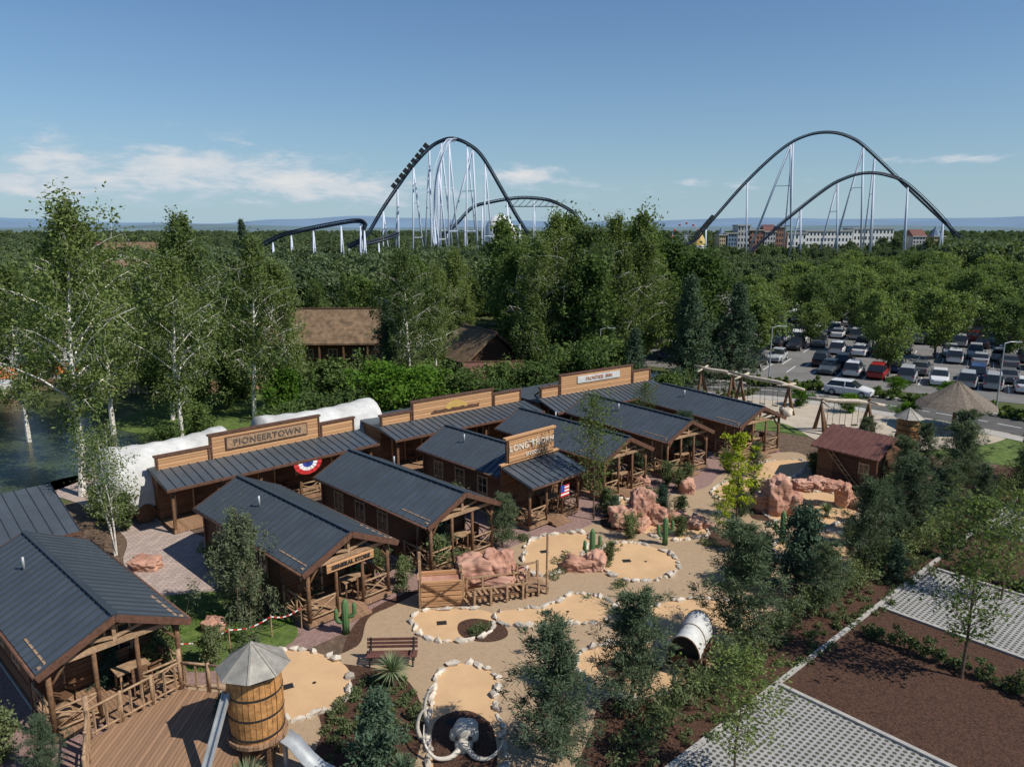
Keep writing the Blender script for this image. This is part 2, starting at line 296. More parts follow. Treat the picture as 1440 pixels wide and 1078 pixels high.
for i,L in enumerate(lanes):
    sheet('minigolf_lane',L,.055,'sand')
    c=catmull([(x,y,0) for x,y in L],10);b=MB();acc=0;nx=.0
    for k in range(len(c)):
        a=c[k];d=c[(k+1)%len(c)];seg=(d-a).length;pos=nx-acc
        while pos<seg:
            p=a+(d-a)*(pos/seg);r=random.uniform(.08,.17);ln=random.uniform(1.1,2.2)
            if random.random()>.06:b.rock((p.x+random.uniform(-.05,.05),p.y+random.uniform(-.05,.05),.06),(r*ln,r,r*random.uniform(.8,1.3)),seed=random.random()*90,sub=1,amp=.5,rz=math.atan2((d-a).y,(d-a).x)+random.uniform(-.3,.3))
            nx+=r*ln*1.75+random.uniform(0,.06);pos=nx-acc
        acc+=seg
    b.obj('stone_border',M['stone'])
    cx=sum(p[0] for p in L)/len(L);cy=sum(p[1] for p in L)/len(L)
    h=Asm('golf_hole_marker',(cx+.4,cy,.06),random.random());h('cup','band').tube([(0,0,0),(0,0,.01)],.07,12);h('mat','tyre').box((-.9,.2,.006),(.4,.3,.012));h.done()
sheet('mulch_island',[(-2.2,28.2),(-1.5,28.6),(-.4,28.1),(-.2,27.2),(-1,26.8),(-2,27.2)],.062,'mulch')
sheet('mulch_island',[(3.2,25.3),(4.6,25.7),(5.6,25),(4.6,24.4),(3.5,24.5)],.062,'mulch')
sheet('mulch_island',[(-2.5,22.0),(-1.5,22.5),(-.6,21.5),(-.6,19.1),(-2,19.0),(-2.5,20.5)],.062,'mulch')
for P_ in ([(-1.4,31),(.5,31),(1.2,32.2),(.4,33),(-2,32.8),(-3,31.8)],[(2.4,33.6),(4.3,33),(4.8,34),(3.2,34.8)],[(5.2,38),(8,37.6),(10.8,38.2),(10,40),(7.4,41),(5.2,40)],[(13.6,39.6),(16,39.2),(16.6,41),(14.4,42)],[(10.8,32),(12.2,32.6),(12.4,34.4),(11.2,35.8),(10.6,34)],[(2.8,21.6),(4.6,22.1),(4.9,23.2),(3.2,23.1)],[(10.3,35.8),(12.6,36.6),(12.8,38.6),(11.0,38.4)]):sheet('mulch_island',P_,.05,'mulch')
ang=math.atan2(.667,.745);ks=Vector((math.cos(ang),math.sin(ang)));kq=Vector((ks.y,-ks.x));O=Vector((4.9,19.9))
def K(s,q):p=O+ks*s+kq*q;return(p.x,p.y)
def strip(name,s0,s1,q0,q1,z,m):sheet(name,[K(s0,q0),K(s0,q1),K(s1,q1),K(s1,q0)],z,m,False)
strip('mulch_bed',-8,60,-2.8,.1,.028,'mulch')
strip('bark_bed',-12,60,.1,26,.031,'mulch')
kb=MB()
def kerb(s0,q0,s1,q1):
    a=K(s0,q0);c=K(s1,q1);kb.beam((a[0],a[1],.06),(c[0],c[1],.06),.16,.12)
for s0,s1 in ((-12,6.1),(14.7,20.3),(27.3,33),(40,46)):
    strip('grid_paving',s0,s1,.1,24,.038,'grid')
    kerb(s1+.08,0.1,s1+.08,24);
    if s0>0:kerb(s0-.08,.1,s0-.08,24)
kerb(-12,0,60,0)
kb.obj('kerb',M['concrete'])
rd=catmull([(-6,84,0),(8,79,0),(20.5,75.5,0),(29,72.3,0),(36,66,0),(42.5,58.0,0),(52,42,0),(62,22,0)],8,False)
def ribbon(name,c,o0,o1,z,m,closed=False):
    vs=[];
    for i,p in enumerate(c):
        d=(c[min(i+1,len(c)-1)]-c[max(i-1,0)]).normalized();n=Vector((d.y,-d.x,0));vs+=[p+n*o0+Vector((0,0,z)),p+n*o1+Vector((0,0,z))]
    b=MB();b.add(vs,[(2*i,2*i+2,2*i+3,2*i+1) for i in range(len(c)-1)]);o=b.obj(name,M[m]);o.data.polygons[0].normal.z<0 and o.data.flip_normals();return o
ribbon('road',rd,-2.6,2.6,.05,'asph');ribbon('pavement',rd,2.8,4.4,.06,'concrete');ribbon('pavement',rd,-4.0,-2.8,.06,'concrete')
b=MB()
for i in range(0,len(rd)-1,2):
    d=(rd[i+1]-rd[i]).normalized();p=rd[i];n=Vector((d.y,-d.x,0))*.06;q=p+d*1.8;z=Vector((0,0,.056));b.add([p+n+z,q+n+z,q-n+z,p-n+z],[(0,1,2,3)])
b.obj('road_marking',M['white'])
U=Vector((.85,-.53));W=Vector((.53,.85));LO=Vector((22,92))
def Q(u,w_):p=LO+U*u+W*w_;return(p.x,p.y)
sheet('car_park',[Q(-12,-7),Q(90,-7),Q(140,130),Q(-30,130)],.04,'lotasph',False)
def hills(name,dist,h0,h1,m,sd_,a0=-60,a1=60):
    vs=[];n=360
    for i in range(n+1):
        a=R(a0+(a1-a0)*i/n);h=h0+(h1-h0)*max(0,.5+.9*noise.noise((i*.022+sd_,0,0))+.25*noise.noise((i*.07+sd_,3,0)))
        for k,(dd,hh) in enumerate(((0,-5),(600,h*.55),(1500,h))):vs.append(((dist+dd)*math.sin(a),(dist+dd)*math.cos(a),hh))
    b=MB();b.add(vs,[(3*i+k,3*i+3+k,3*i+4+k,3*i+1+k) for i in range(n) for k in range(2)]);b.obj(name,M[m],smooth=True)
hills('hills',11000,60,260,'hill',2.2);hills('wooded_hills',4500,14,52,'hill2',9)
# ------------------------------------------------------------ vegetation
def mesh_np(name,V,F,mats,mi=None):
    me=bpy.data.meshes.new(name);me.from_pydata(V,[],F)
    for m in mats:me.materials.append(m)
    if mi is not None:me.polygons.foreach_set('material_index',mi)
    return me
def leaves(C,Lh,Wh,out=None,up=.4):
    n=len(C);d=rng.normal(size=(n,3));
    if out is not None:d=d*.6+out
    d/=np.linalg.norm(d,axis=1)[:,None];r=rng.normal(size=(n,3));r[:,2]+=up;e=np.cross(d,r);e/=np.linalg.norm(e,axis=1)[:,None]+1e-9
    s=rng.uniform(.7,1.3,(n,1));u=d*Lh*s;v=e*Wh*s
    V=np.stack([C-u,C+v,C+u,C-v],1).reshape(-1,3);return V
def tree(name,H,r0,hb,env,nb,elev,droop,cpb,cs,npl,L,Wd,bark,leaf,lean=.03,zf=1,drop=0,smin=.35,stems=1,spread=0,seed=1,needle=False,wob=.02,irr=.25,br=.32):
    global rng
    rng=np.random.default_rng(seed);rd_=random.Random(seed);b=MB();CC=[];OUT=[]
    for st in range(stems):
        la=rd_.random()*6.28;ln=Vector((math.cos(la),math.sin(la),0))*(lean if stems==1 else spread)*H
        ph=rd_.random()*10;path=[]
        for i in range(9):
            s=i/8;path.append(Vector((ln.x*s**1.3+wob*H*noise.noise((s*2+ph,0,0)),ln.y*s**1.3+wob*H*noise.noise((0,s*2+ph,0)),H*.97*s)))
        b.tube(path,[max(.012,r0*(1-.93*s/8)) for s in range(9)],7)
        for k in range(nb):
            tt=(k+rd_.random())/nb;h=hb+(1-hb)*tt*.97;i=min(7,int(h*8));p0=path[i].lerp(path[i+1],h*8-i)
            a=k*2.4+rd_.random()*.8+st
            lobe=1+irr*1.6*noise.noise((math.cos(a)*1.3+seed*3,math.sin(a)*1.3,tt*4))
            rad=env(tt)*H*rd_.uniform(1-irr*1.6,1+irr*.6)*lobe/(1 if stems==1 else 1.3);dx=Vector((math.cos(a),math.sin(a),0));te=math.tan(elev)
            f=lambda s:p0+dx*rad*s+Vector((0,0,rad*te*s-droop*rad*s*s))
            rb=max(.01,r0*br*(1-tt*.75));b.tube([f(0),f(.35),f(.7),f(1)],[rb,rb*.7,rb*.45,rb*.15],4,False)
            for c in range(cpb):
                s=smin+(1.05-smin)*(c+rd_.random())/cpb;q=f(s);j=Vector((rd_.gauss(0,1),rd_.gauss(0,1),rd_.gauss(0,.7)))*rad*.17
                g=q+j+Vector((0,0,-drop*rd_.random()));b.tube([q,g],[rb*.25,.005],3,False);CC.append(g);OUT.append(((j.normalized() if j.length>0 else dx)+dx+Vector((0,0,.4))).normalized())
    C=np.array([tuple(c) for c in CC]);O_=np.array([tuple(o) for o in OUT]);C=np.repeat(C,npl,0);O2=np.repeat(O_,npl,0)
    off=rng.normal(size=C.shape)*np.array([cs,cs,cs*zf])
    k=rng.uniform(.5,1.3,(len(CC),1)).repeat(npl,0);off*=k
    P=C+off;P[:,2]=np.maximum(P[:,2],.05)
    V=leaves(P,L,Wd,(off/(np.linalg.norm(off,axis=1)[:,None]+1e-6)+O2) if needle else None,1.0)
    n0=len(b.v);nf=len(b.f);Vt=b.v+[tuple(x) for x in V];F=b.f+[(n0+4*i,n0+4*i+1,n0+4*i+2,n0+4*i+3) for i in range(len(P))]
    return mesh_np(name,Vt,F,[bark,leaf],[0]*nf+[1]*len(P))
oval=lambda w,p=.45:(lambda t:w*(math.sin(math.pi*min(1,max(.04,t**p*.93+.05)))**.7))
cone=lambda w:(lambda t:w*(1.02-t)**.85)
birch=[tree('birch_mesh',17,.18,.2,oval(.2),42,R(50),.55,8,.23,42,.11,.06,M['bbark'],LB,.05,2.2,1.0,.3,seed=i+1,irr=.4,br=.34) for i in range(3)]
birch_open=tree('open_birch_mesh',17,.19,.25,oval(.2,.6),36,R(52),.5,8,.26,44,.1,.055,M['bbark'],LB,.07,2.0,.9,.32,seed=6,irr=.42,wob=.05,br=.36)
belt=[tree('broadleaf_mesh',16,.22,.08,oval(.25,.6),56,R(40),.3,7,.48,28,.23,.135,M['bark'],LD,.03,1.3,.3,.35,seed=i+11,irr=.42) for i in range(3)]
bbelt=[tree('belt_birch_mesh',16,.18,.1,oval(.17,.5),60,R(55),.4,6,.33,30,.18,.1,M['bbark'],LB,.03,2.1,.6,.3,seed=i+14,irr=.44) for i in range(3)]
rnd=[tree('round_tree_mesh',8,.14,.22,oval(.4,.75),40,R(35),.25,7,.33,26,.16,.1,M['bark'],LR,.02,.9,0,.3,seed=i+21,irr=.3) for i in range(3)]
far=[tree('far_tree_mesh',10,.15,.1,oval(.42,.7),26,R(35),.3,6,.6,14,.46,.3,M['bark'],LFA,.02,1,0,.4,seed=i+31,irr=.38) for i in range(3)]
fir=[tree('fir_mesh',12,.16,.05,cone(.26),86,R(2),.3,8,.2,30,.15,.045,M['bark'],LF,.01,.8,.25,.15,seed=i+41,irr=.35) for i in range(2)]
pine=[tree('pine_mesh',4.6,.06,.06,lambda t:.3*(1.05-t)**.5,46,R(26),-.2,6,.11,54,.075,.014,M['bark'],LP,.05,.9,0,.25,seed=i+51,needle=True,irr=.34,wob=.05) for i in range(3)]
cedar=tree('cedar_mesh',4.9,.08,.12,lambda t:.36*(1-.55*t),36,R(18),1.1,9,.1,42,.07,.022,M['bark'],LC,.1,2.4,.45,.2,seed=61,irr=.45,wob=.08)
airy=[tree('airy_mesh',6.5,.05,.2,oval(.24,.7),44,R(50),.1,7,.17,10,.06,.037,M['bark'],LB,.03,1.1,0,.3,seed=i+71,irr=.35) for i in range(2)]
multi=tree('multistem_mesh',6.5,.045,.25,oval(.22,.7),18,R(50),.3,6,.2,13,.055,.034,M['bbark'],LB,.0,1.3,0,.35,stems=4,spread=.2,seed=81)
ythin=tree('golden_mesh',5.6,.05,.25,oval(.19,.8),20,R(30),.1,5,.16,14,.09,.05,M['bark'],LY,.03,.6,0,.4,seed=91,irr=.4)
bush=[tree('bush_mesh',3,.05,.05,oval(.55,.9),36,R(35),.2,6,.2,28,.09,.055,M['bark'],LG,.0,.9,0,.3,seed=i+95,irr=.4) for i in range(2)]
dbush=[tree('dark_bush_mesh',3,.05,.05,oval(.5,.9),36,R(40),.2,6,.2,26,.1,.06,M['bark'],LD,.0,1,0,.3,seed=i+195,irr=.45) for i in range(2)]
shrub=[tree('shrub_mesh',1.6,.03,.05,oval(.4,.8),24,R(45),.1,5,.1,26,.055,.03,M['bark'],LH,.0,1,0,.3,seed=i+98,irr=.4) for i in range(2)]
dshrub=tree('conifer_shrub_mesh',2.8,.05,.05,lambda t:.3*(1.05-t)**.6,60,R(25),.1,6,.1,24,.07,.02,M['bark'],LF,.0,1,0,.2,seed=103,irr=.4)
def put(name,me,x,y,s=1,rz=None,sx=1,z=0):
    o=addobj(name,me);o.location=(x,y,z);o.rotation_euler=(0,0,random.random()*6.28 if rz is None else rz);o.scale=(s*sx,s*sx,s);return o
put('birch_tree',birch_open,-26.3,43.2,18.6/17,rz=2.6,sx=1.15);put('birch_tree',birch_open,-23.6,51,15/17,rz=.6,sx=1.1)
for x,y,h,i in [(-26.7,59.7,18,1),(-31.5,57.5,17,2),(-22.0,62,16,0),(-20.2,66,14,1),(-29,62,16,0),(-37,55,14,2),(-10.2,73,14.6,0),(-7.9,76,13,1),(2.5,77.5,15.5,2),(6.6,80,17,1),(9.5,79,17,0),(13.5,82,16,2),(4.5,84,18.5,0),(11.5,88,18.5,1)]:
    put('birch_tree',birch[i],x,y,h/17,sx=1.15)
rb_=random.Random(5)
def okay(x,y,lst,d):return all((x-a)**2+(y-b)**2>d*d for a,b in lst)
used=[]
def scatter(name,protos,n,x0,x1,y0,y1,h0,h1,base,md,cond=lambda x,y:True):
    c=0;tr=0
    while c<n and tr<n*14:
        tr+=1;x=rb_.uniform(x0,x1);y=rb_.uniform(y0,y1)
        if abs(x)/y>.85 or not okay(x,y,used,md) or not cond(x,y):continue
        used.append((x,y));c+=1;put(name,rb_.choice(protos),x,y,rb_.uniform(h0,h1)/base,sx=rb_.uniform(.9,1.2))
scatter('broadleaf_tree',belt+bbelt*2,30,-3,25,84,125,12,18,16,3.6,lambda x,y:x/y>-.02)
scatter('broadleaf_tree',belt+bbelt,14,-3,20,72,84,7,14,16,3.4,lambda x,y:x>1 and y>73+max(0,x)*.35)
scatter('broadleaf_tree',belt+bbelt,20,-40,-3,99,135,6.5,10.5,16,5.5)
scatter('broadleaf_tree',belt+bbelt,9,-22,-8,99,125,10,13,16,4,lambda x,y:-.18<x/y<-.07)
scatter('broadleaf_tree',belt+bbelt,13,-50,-22,64,92,6,10,16,4.5,lambda x,y:x/y<-.31)
scatter('broadleaf_tree',belt,24,-95,-42,70,135,5.5,9.5,16,6)
for x,y,h in [(18.4,76.5,12),(24.2,80,11),(12,72,7),(-42,74,10),(27,88,9),(-13.5,80,9)]:put('fir_tree',fir[int(h)%2],x,y,h/12,sx=1.15)
put('fir_tree',fir[0],-62,175,19/12,sx=.8)
for x,y,h in [(-10.5,60,5),(-8,61.5,4.3),(-19.5,63,4)]:put('green_bush',bush[int(x)%2],x,y,h/3,sx=rb_.uniform(1,1.35))
for x,y,h in [(-4,63,3.8),(-1,62.5,3),(-13,58,3.2),(-17,54,3),(-24,50,2.6),(2,66,4),(-26,70,3.5),(-16,64,4.5),(-16,57,3.2),(-21,47.5,2.2),(-1,68,3.6),(4,70,4),(7,70,5),(9,74,5),(-29,66,3.6),(-35,72,4),(-6.5,66,3.5),(-24,55,3),(14,66,3),(-22,72,3.5)]:put('leafy_bush',dbush[int(x)%2],x,y,h/3,sx=rb_.uniform(.9,1.3))
for x,y,h in [(9,26.5,5.2),(4,22.9,4.3),(1.4,19.9,4.7),(16.9,33.3,4.7),(20.9,36.7,4.7),(11.7,50.1,3.7),(-.5,35.8,3.0),(28,44,4.4),(31,41,4.7),(33,45.5,4),(26,39,3.4),(-13.8,19.4,2.0),(24.5,50,3.4),(16,47.2,2.4),(24,43.5,3.8),(27.5,47.5,3.6),(30,48,4.4),(13.4,29.4,3.2),(19.2,35.4,3.4),(23.6,38.6,3.6),(7.6,23.9,1.8),(12.8,39.8,2.4),(3.2,51.5,2.6),(8.6,47,2.2)]:put('pine_tree',pine[int(x*3)%3],x,y,h/4.6,sx=rb_.uniform(1.05,1.3))
for x,y,h in [(12.9,30.9,4.2),(-4,19.5,2.8),(-9.4,21.6,1.3),(8.7,40.8,1.6),(-3.6,34.4,2.0),(11.4,31.6,2.6),(-14.2,23.8,1.6),(5.8,39.8,1.4),(-8.8,30.5,1.5),(15.0,53,2),(22,45,1.8),(17.8,32.2,2),(25.2,41.2,2.4)]:put('conifer_shrub',dshrub,x,y,h/2.8,sx=1.15)
put('cedar_tree',cedar,-10.9,28.6,1.0,sx=1.15)
put('young_tree',airy[0],16.3,24.4,1.08,sx=1.2);put('young_tree',airy[1],6.6,19.3,.68,sx=1.3);put('young_tree',airy[0],4.6,39.6,1.1,sx=.95)
put('young_tree',airy[1],29,36,.85,sx=1.3);put('young_tree',airy[1],9.7,52.6,.8,sx=.9);put('young_tree',airy[0],21.5,30.2,.8,sx=1.2);put('young_tree',airy[0],34,44,.9,sx=1.2)
put('multi_stem_birch',multi,-19.8,34.9,1.03);put('golden_robinia',ythin,12.2,38.2,1.0,sx=1.1);put('golden_robinia',ythin,11.0,36.6,.55,sx=1.1)
def leafmass(name,pts,r,npl,L,Wd,leaf,zf=1):
    C=np.array(pts,float).repeat(npl,0);d=rng.normal(size=C.shape);d/=np.linalg.norm(d,axis=1)[:,None];P=C+d*np.array([r,r,r*zf])*rng.uniform(.5,1.1,(len(C),1));P[:,2]=np.maximum(P[:,2],.03)
    V=leaves(P,L,Wd,d*.6);return addobj(name,mesh_np(name,[tuple(x) for x in V],[(4*i,4*i+1,4*i+2,4*i+3) for i in range(len(P))],[leaf]))
def hedge(pts,h,wd,name='hedge',leaf=LH,step=.32,npl=56,L=.06,gap=.0):
    c=catmull([(x,y,0) for x,y in pts],10,False);out=[];acc=0;q=rb_.random()*9
    for a,b_ in zip(c,c[1:]):
        acc+=(b_-a).length
        while acc>step:
            acc-=step;q+=step;nz=noise.noise((q*.9,0,0));hm=h*(.9+1.1*nz);ww=wd*(1+1.2*noise.noise((q*.7,5,0)))
            if hm<h*gap:continue
            for k in range(3):
                hh=hm*rb_.uniform(.35,1);out.append((b_.x+rb_.uniform(-ww,ww),b_.y+rb_.uniform(-ww,ww),hh*.85))
                if k<2:out.append((b_.x+rb_.uniform(-ww,ww),b_.y+rb_.uniform(-ww,ww),hm*.3))
    leafmass(name,out,h*.17,npl,L,L*.55,leaf)
hedge([(3.2,19.8),(5.6,22.5),(8.7,25.5),(11.3,28.0),(14.8,30.8)],1.4,.5,npl=44,gap=.45)
hedge([(14.8,30.8),(17.8,33.2),(20.5,35.4),(25.8,40.2),(32.9,45.6)],1.6,.55,npl=44,gap=.4)
hedge([(16.8,33.4),(21,37.4),(25.5,42.5),(30,47.5)],1.5,.5,npl=44,gap=.6)
hedge([(13.9,27.6),(15.2,26.3),(16.6,24.8),(18.4,22.6)],.9,.25,npl=44);hedge([(21,33.6),(23.5,30.5)],.9,.25,npl=44)
hedge([(10,72),(19,70),(24,72)],.9,.3,step=.6,npl=40,L=.12)
hedge([(24,76.5),(31.5,73.6),(38,68.2),(45,60)],1.2,.5,'roadside_hedge',LD,.6,60,.14)
for (x,y) in [(30,64.5),(26.5,67),(33.2,61),(46.5,63.5),(41.5,69.5),(38,72)]:put('round_bush',bush[0],x,y,.55,sx=1.1)
beds=[]
while len(beds)<150:
    x=rb_.uniform(-6,22);y=rb_.uniform(18.5,48)
    if x*.86+15.6<y<x*.86+17.6:beds.append((x,y))
for _ in range(110):
    a=rb_.random()*6.28;r=rb_.random()**.5;beds.append((-4.6+1.5*r*math.cos(a),21.8+2.8*r*math.sin(a)))
leafmass('groundcover_plants',[(x,y,.12) for x,y in beds],.16,70,.06,.02,LH,.8)
leafmass('low_plants',[(x+rb_.gauss(0,.2),y+rb_.gauss(0,.2),.15) for x,y in [(-1.2,27.6),(4.2,25),(-1.6,27.4),(5,25.1),(2,32.5),(4.9,31.6),(10,36),(8.7,43.5),(9.4,44),(12.3,41.7),(-9,30),(-8.7,32),(-3.8,35),(0,37),(.6,36.8),(5.3,41),(-5.2,31.2),(-11,30.5),(-10.4,26.3),(-9.9,26),(-2.6,32.4),(-.2,33),(2.6,34.3),(4.6,33.6),(5.6,38.4),(8.4,38),(11.4,33.4),(11.6,34.8),(11.8,37.4),(14.2,41.4),(16.2,40.6),(3.8,22.6)] for _ in range(4)],.24,70,.06,.022,LH,.8)
tuft=[(-11.5+rb_.gauss(0,1.4),28.2+rb_.gauss(0,1)) for _ in range(160)]
leafmass('lawn_tufts',[(x,y,.03) for x,y in tuft],.25,30,.05,.012,LG,.3)
for x,y,s in [(-13.6,26.4,1),(-12.8,24.6,.9),(-15.6,20,1),(-11.2,25.2,.9),(-5,31.7,.8),(-3.5,33.3,1),(6.2,36.9,.8),(8.9,37.2,.7),(13,40,.8),(14.6,42.8,.8),(19.7,38.9,1),(22.6,42,1.1),(21.7,37.4,1),(11.2,45.6,.8),(10.5,44.6,.8),(20.3,48,.8),(23.4,50.4,1),(-19.8,29,.9),(-21,38,1.3),(-23,39.4,1.2),(-24.5,44,1.6),(-2.4,32.6,.7),(4.8,34.2,.6),(11.5,35.2,.9),(11.2,32.8,.8),(5.4,40.6,.9),(7.8,41.6,.7),(9.6,40.2,.7),(17.5,36,.8),(22.6,46.9,1),(25,45,1.1),(21.6,34.6,1),(9.9,45.4,.9),(14.4,47.8,.9),(-6.3,33.0,.7),(-8.4,33.8,.7),(-11.8,32.4,.8),(-14.5,33.5,.7),(.8,44,1),(-3,40.5,1)]:put('shrub',shrub[int(x)%2],x,y,s)
def instancer(name,me,pts):
    b=MB()
    for x,y,s,a in pts:
        h=s/2;c,sn=math.cos(a)*h,math.sin(a)*h
        b.add([(x+c-sn,y+sn+c,0),(x-c-sn,y-sn+c,0),(x-c+sn,y-sn-c,0),(x+c+sn,y+sn-c,0)],[(0,1,2,3)])
    o=b.obj(name,M['ground']);o.instance_type='FACES';o.use_instance_faces_scale=True;o.instance_faces_scale=1;o.show_instancer_for_render=False;o.show_instancer_for_viewport=False
    c=addobj('tree_instance',me,o);return o
fp=[[],[],[]];nfar=0
while nfar<4600:
    d=138*(3000/138)**rb_.random();a=rb_.uniform(-39,39);x=d*math.sin(R(a));y=d*math.cos(R(a))
    if a>9 and d<215 and y<190:continue
    if noise.noise((x*.012,y*.012,0))<-.26:continue
    h=rb_.uniform(6,10.5)
    if a<-2 and d<420:h=rb_.uniform(5,9.5)
    if 12<a<31 and d<520:h=rb_.uniform(4.5,7)
    if a>30 and 200<d<330:h=rb_.uniform(9,12)
    if d>900:h*=1.2
    fp[nfar%3].append((x,y,h/10,rb_.random()*6.28));nfar+=1
for i in range(3):instancer('distant_trees',far[i],fp[i])
# ------------------------------------------------------------ cars
def carmesh(name,paint,suv=0):
    b=MB();mi=[]
    def sec(y,hw,z0,z1):return[(-hw*.92,y,z0),(-hw,y,z0+.2),(-hw,y,z1-.14),(-hw*.86,y,z1),(hw*.86,y,z1),(hw,y,z1-.14),(hw,y,z0+.2),(hw*.92,y,z0)]
    st=[(-2.2,.68,.3,.62),(-2.12,.8,.24,.74),(-1.3,.9,.2,.92),(-.9,.9,.2,.98),(1.0,.9,.2,1.0),(1.9,.88,.22,1.0),(2.12,.84,.26,.95),(2.2,.75,.34,.8)]
    vs=[];[vs.extend(sec(*s)) for s in st];n=8
    fs=[(i*n+k,(i+1)*n+k,(i+1)*n+(k+1)%n,i*n+(k+1)%n) for i in range(len(st)-1) for k in range(n)]+[tuple(range(n)),tuple(range((len(st)-1)*n,len(st)*n))[::-1]]
    b.add(vs,fs);mi+=[0]*len(fs)
    zr=1.45+suv*.2;ye=1.55+.45*suv
    g0=[(-.82,-1.05,.95),(.82,-1.05,.95),(.82,ye+.4,.97),(-.82,ye+.4,.97)];g1=[(-.62,-.3,zr),(.62,-.3,zr),(.64,ye,zr-.03),(-.64,ye,zr-.03)]
    b.add(g0+g1,[(0,1,5,4),(1,2,6,5),(2,3,7,6),(3,0,4,7)]);mi+=[1]*4
    r1=[(x,y,z+.05) for x,y,z in g1];b.add([(x*1.04,y,z) for x,y,z in g1]+[(x*.9,y,z) for x,y,z in r1],[(4,5,6,7),(0,1,5,4),(1,2,6,5),(2,3,7,6),(3,0,4,7)]);mi+=[0]*5
    for sx in(-1,1):
        for y0,y1 in((.25,.33),):
            q=len(b.f);b.beam((sx*.83,y0,.97),(sx*.65,y0,zr-.02),.08,.05);mi+=[0]*(len(b.f)-q)
        for y in(-1.35,1.35):
            q=len(b.f);b.tube([(sx*.72,y,.32),(sx*.93,y,.32)],.33,12);mi+=[2]*(len(b.f)-q)
            q=len(b.f);b.tube([(sx*.925,y,.32),(sx*.945,y,.32)],.2,10);mi+=[3]*(len(b.f)-q)
        q=len(b.f);b.box((sx*.62,-2.15,.66),(.3,.12,.12));mi+=[3]*(len(b.f)-q);q=len(b.f);b.box((sx*.68,2.16,.78),(.22,.1,.14));mi+=[4]*(len(b.f)-q)
        q=len(b.f);b.box((sx*.98,-.75,1.0),(.16,.1,.12));mi+=[0]*(len(b.f)-q)
    me=bpy.data.meshes.new(name);me.from_pydata(b.v,[],b.f)
    for m in(paint,M['glass'],M['tyre'],M['steel'],M['red']):me.materials.append(m)
    me.polygons.foreach_set('material_index',mi);return me
cms=[]
for i,(c,wt) in enumerate([((.62,.62,.62),5),((.02,.02,.022),5),((.12,.125,.13),4),((.36,.37,.38),5),((.03,.06,.16),2),((.3,.02,.02),1),((.2,.16,.12),1),((.06,.07,.08),3)]):
    p=mat('car_paint',c,.3,1,.03,spec=.6);cms+=[carmesh('car_mesh',p,0)]*wt+[carmesh('car_mesh',p,1)]*wt
rc=random.Random(3);lines=MB()
for k in range(9):
    for half in(0,1):
        w0=k*15.5+half*5.1;u=-8+rc.random()*2
        while u<95:
            u+=2.65;x,y=Q(u,w0)
            if k<3:
                a1=Q(u+1.32,w0-2.4);a2=Q(u+1.32,w0+2.4);lines.beam((a1[0],a1[1],.046),(a2[0],a2[1],.046),.1,.006)
            if abs(x)/y>.72 or rc.random()<.08 or noise.noise((u*.12,k*3+half,0))<-.42:continue
            o=addobj('parked_car',rc.choice(cms));o.location=(x+rc.gauss(0,.1),y+rc.gauss(0,.2),.05);o.rotation_euler=(0,0,math.atan2(W.y,W.x)-math.pi/2+(math.pi if rc.random()<.5 else 0)+rc.gauss(0,.03))
    u=-10+rc.random()*5
    while u<100:
        u+=rc.uniform(6.5,9);x,y=Q(u,k*15.5+2.5+rc.uniform(-.6,.6))
        if abs(x)/y>.75 or rc.random()<(.4,.25,.1,.05)[min(k,3)]:continue
        put('plane_tree',rc.choice(rnd),x,y,rc.uniform(5.6,8.4)/8*(1+.04*k),sx=rc.uniform(.85,1.1))
    if k>1:
        u=-10
        while u<100:
            u+=rc.uniform(9,12);x,y=Q(u,k*15.5+10+rc.uniform(-1.6,1.6))
            if abs(x)/y<.75:put('plane_tree',rc.choice(rnd),x,y,rc.uniform(6,8.4)/8*(1+.04*k),sx=rc.uniform(.95,1.2))
lines.obj('parking_bay_lines',M['white'])
for x,y,a in [(33,71.5,.9),(14,78.5,1.2)]:
    o=addobj('car',cms[0]);o.location=(x,y,.06);o.rotation_euler=(0,0,a)
for x,y in [(27,77),(44,66),(20,100),(60,84),(9,75.5)]:
    l=Asm('street_lamp',(x,y,0),0);l('pole','steel').tube([(0,0,0),(0,0,6)],[.08,.05],8);l('arm','steel').tube([(0,0,6),(.5,0,6.15),(1,0,6.15)],.04,6);l('head','steel').box((1.2,0,6.13),(.6,.2,.1));l.done()
# ------------------------------------------------------------ buildings
def window(A,x,y,z,wd,h,ax,sgn):
    if ax=='x':
        A('window_glass','glass').box((x+sgn*.01,y,z),(.03,wd,h))
        f=A('window_frames','frame')
        for d in(-1,1):f.box((x+sgn*.035,y+d*wd/2,z),(.06,.09,h+.18));f.box((x+sgn*.034,y,z+d*h/2),(.05,wd-.1,.09))
        f.box((x+sgn*.03,y,z),(.04,.05,h-.1));f.box((x+sgn*.028,y,z),(.03,wd-.1,.04))
    else:
        A('window_glass','glass').box((x,y+sgn*.01,z),(wd,.03,h))
        f=A('window_frames','frame')
        for d in(-1,1):f.box((x+d*wd/2,y+sgn*.035,z),(.09,.06,h+.18));f.box((x,y+sgn*.034,z+d*h/2),(wd-.1,.05,.09))
        f.box((x,y+sgn*.03,z),(.05,.04,h-.1));f.box((x,y+sgn*.028,z),(wd-.1,.03,.04))
def door(A,x,y,sgn=-1,h=2.05):
    A('door','mwood').box((x,y+sgn*.03,.3+h/2),(.9,.06,h));f=A('door_frame','frame')
    for d in(-1,1):f.box((x+d*.5,y+sgn*.04,.3+h/2+.02),(.1,.08,h+.1))
    f.box((x,y+sgn*.045,.3+h+.1),(.9,.08,.1))
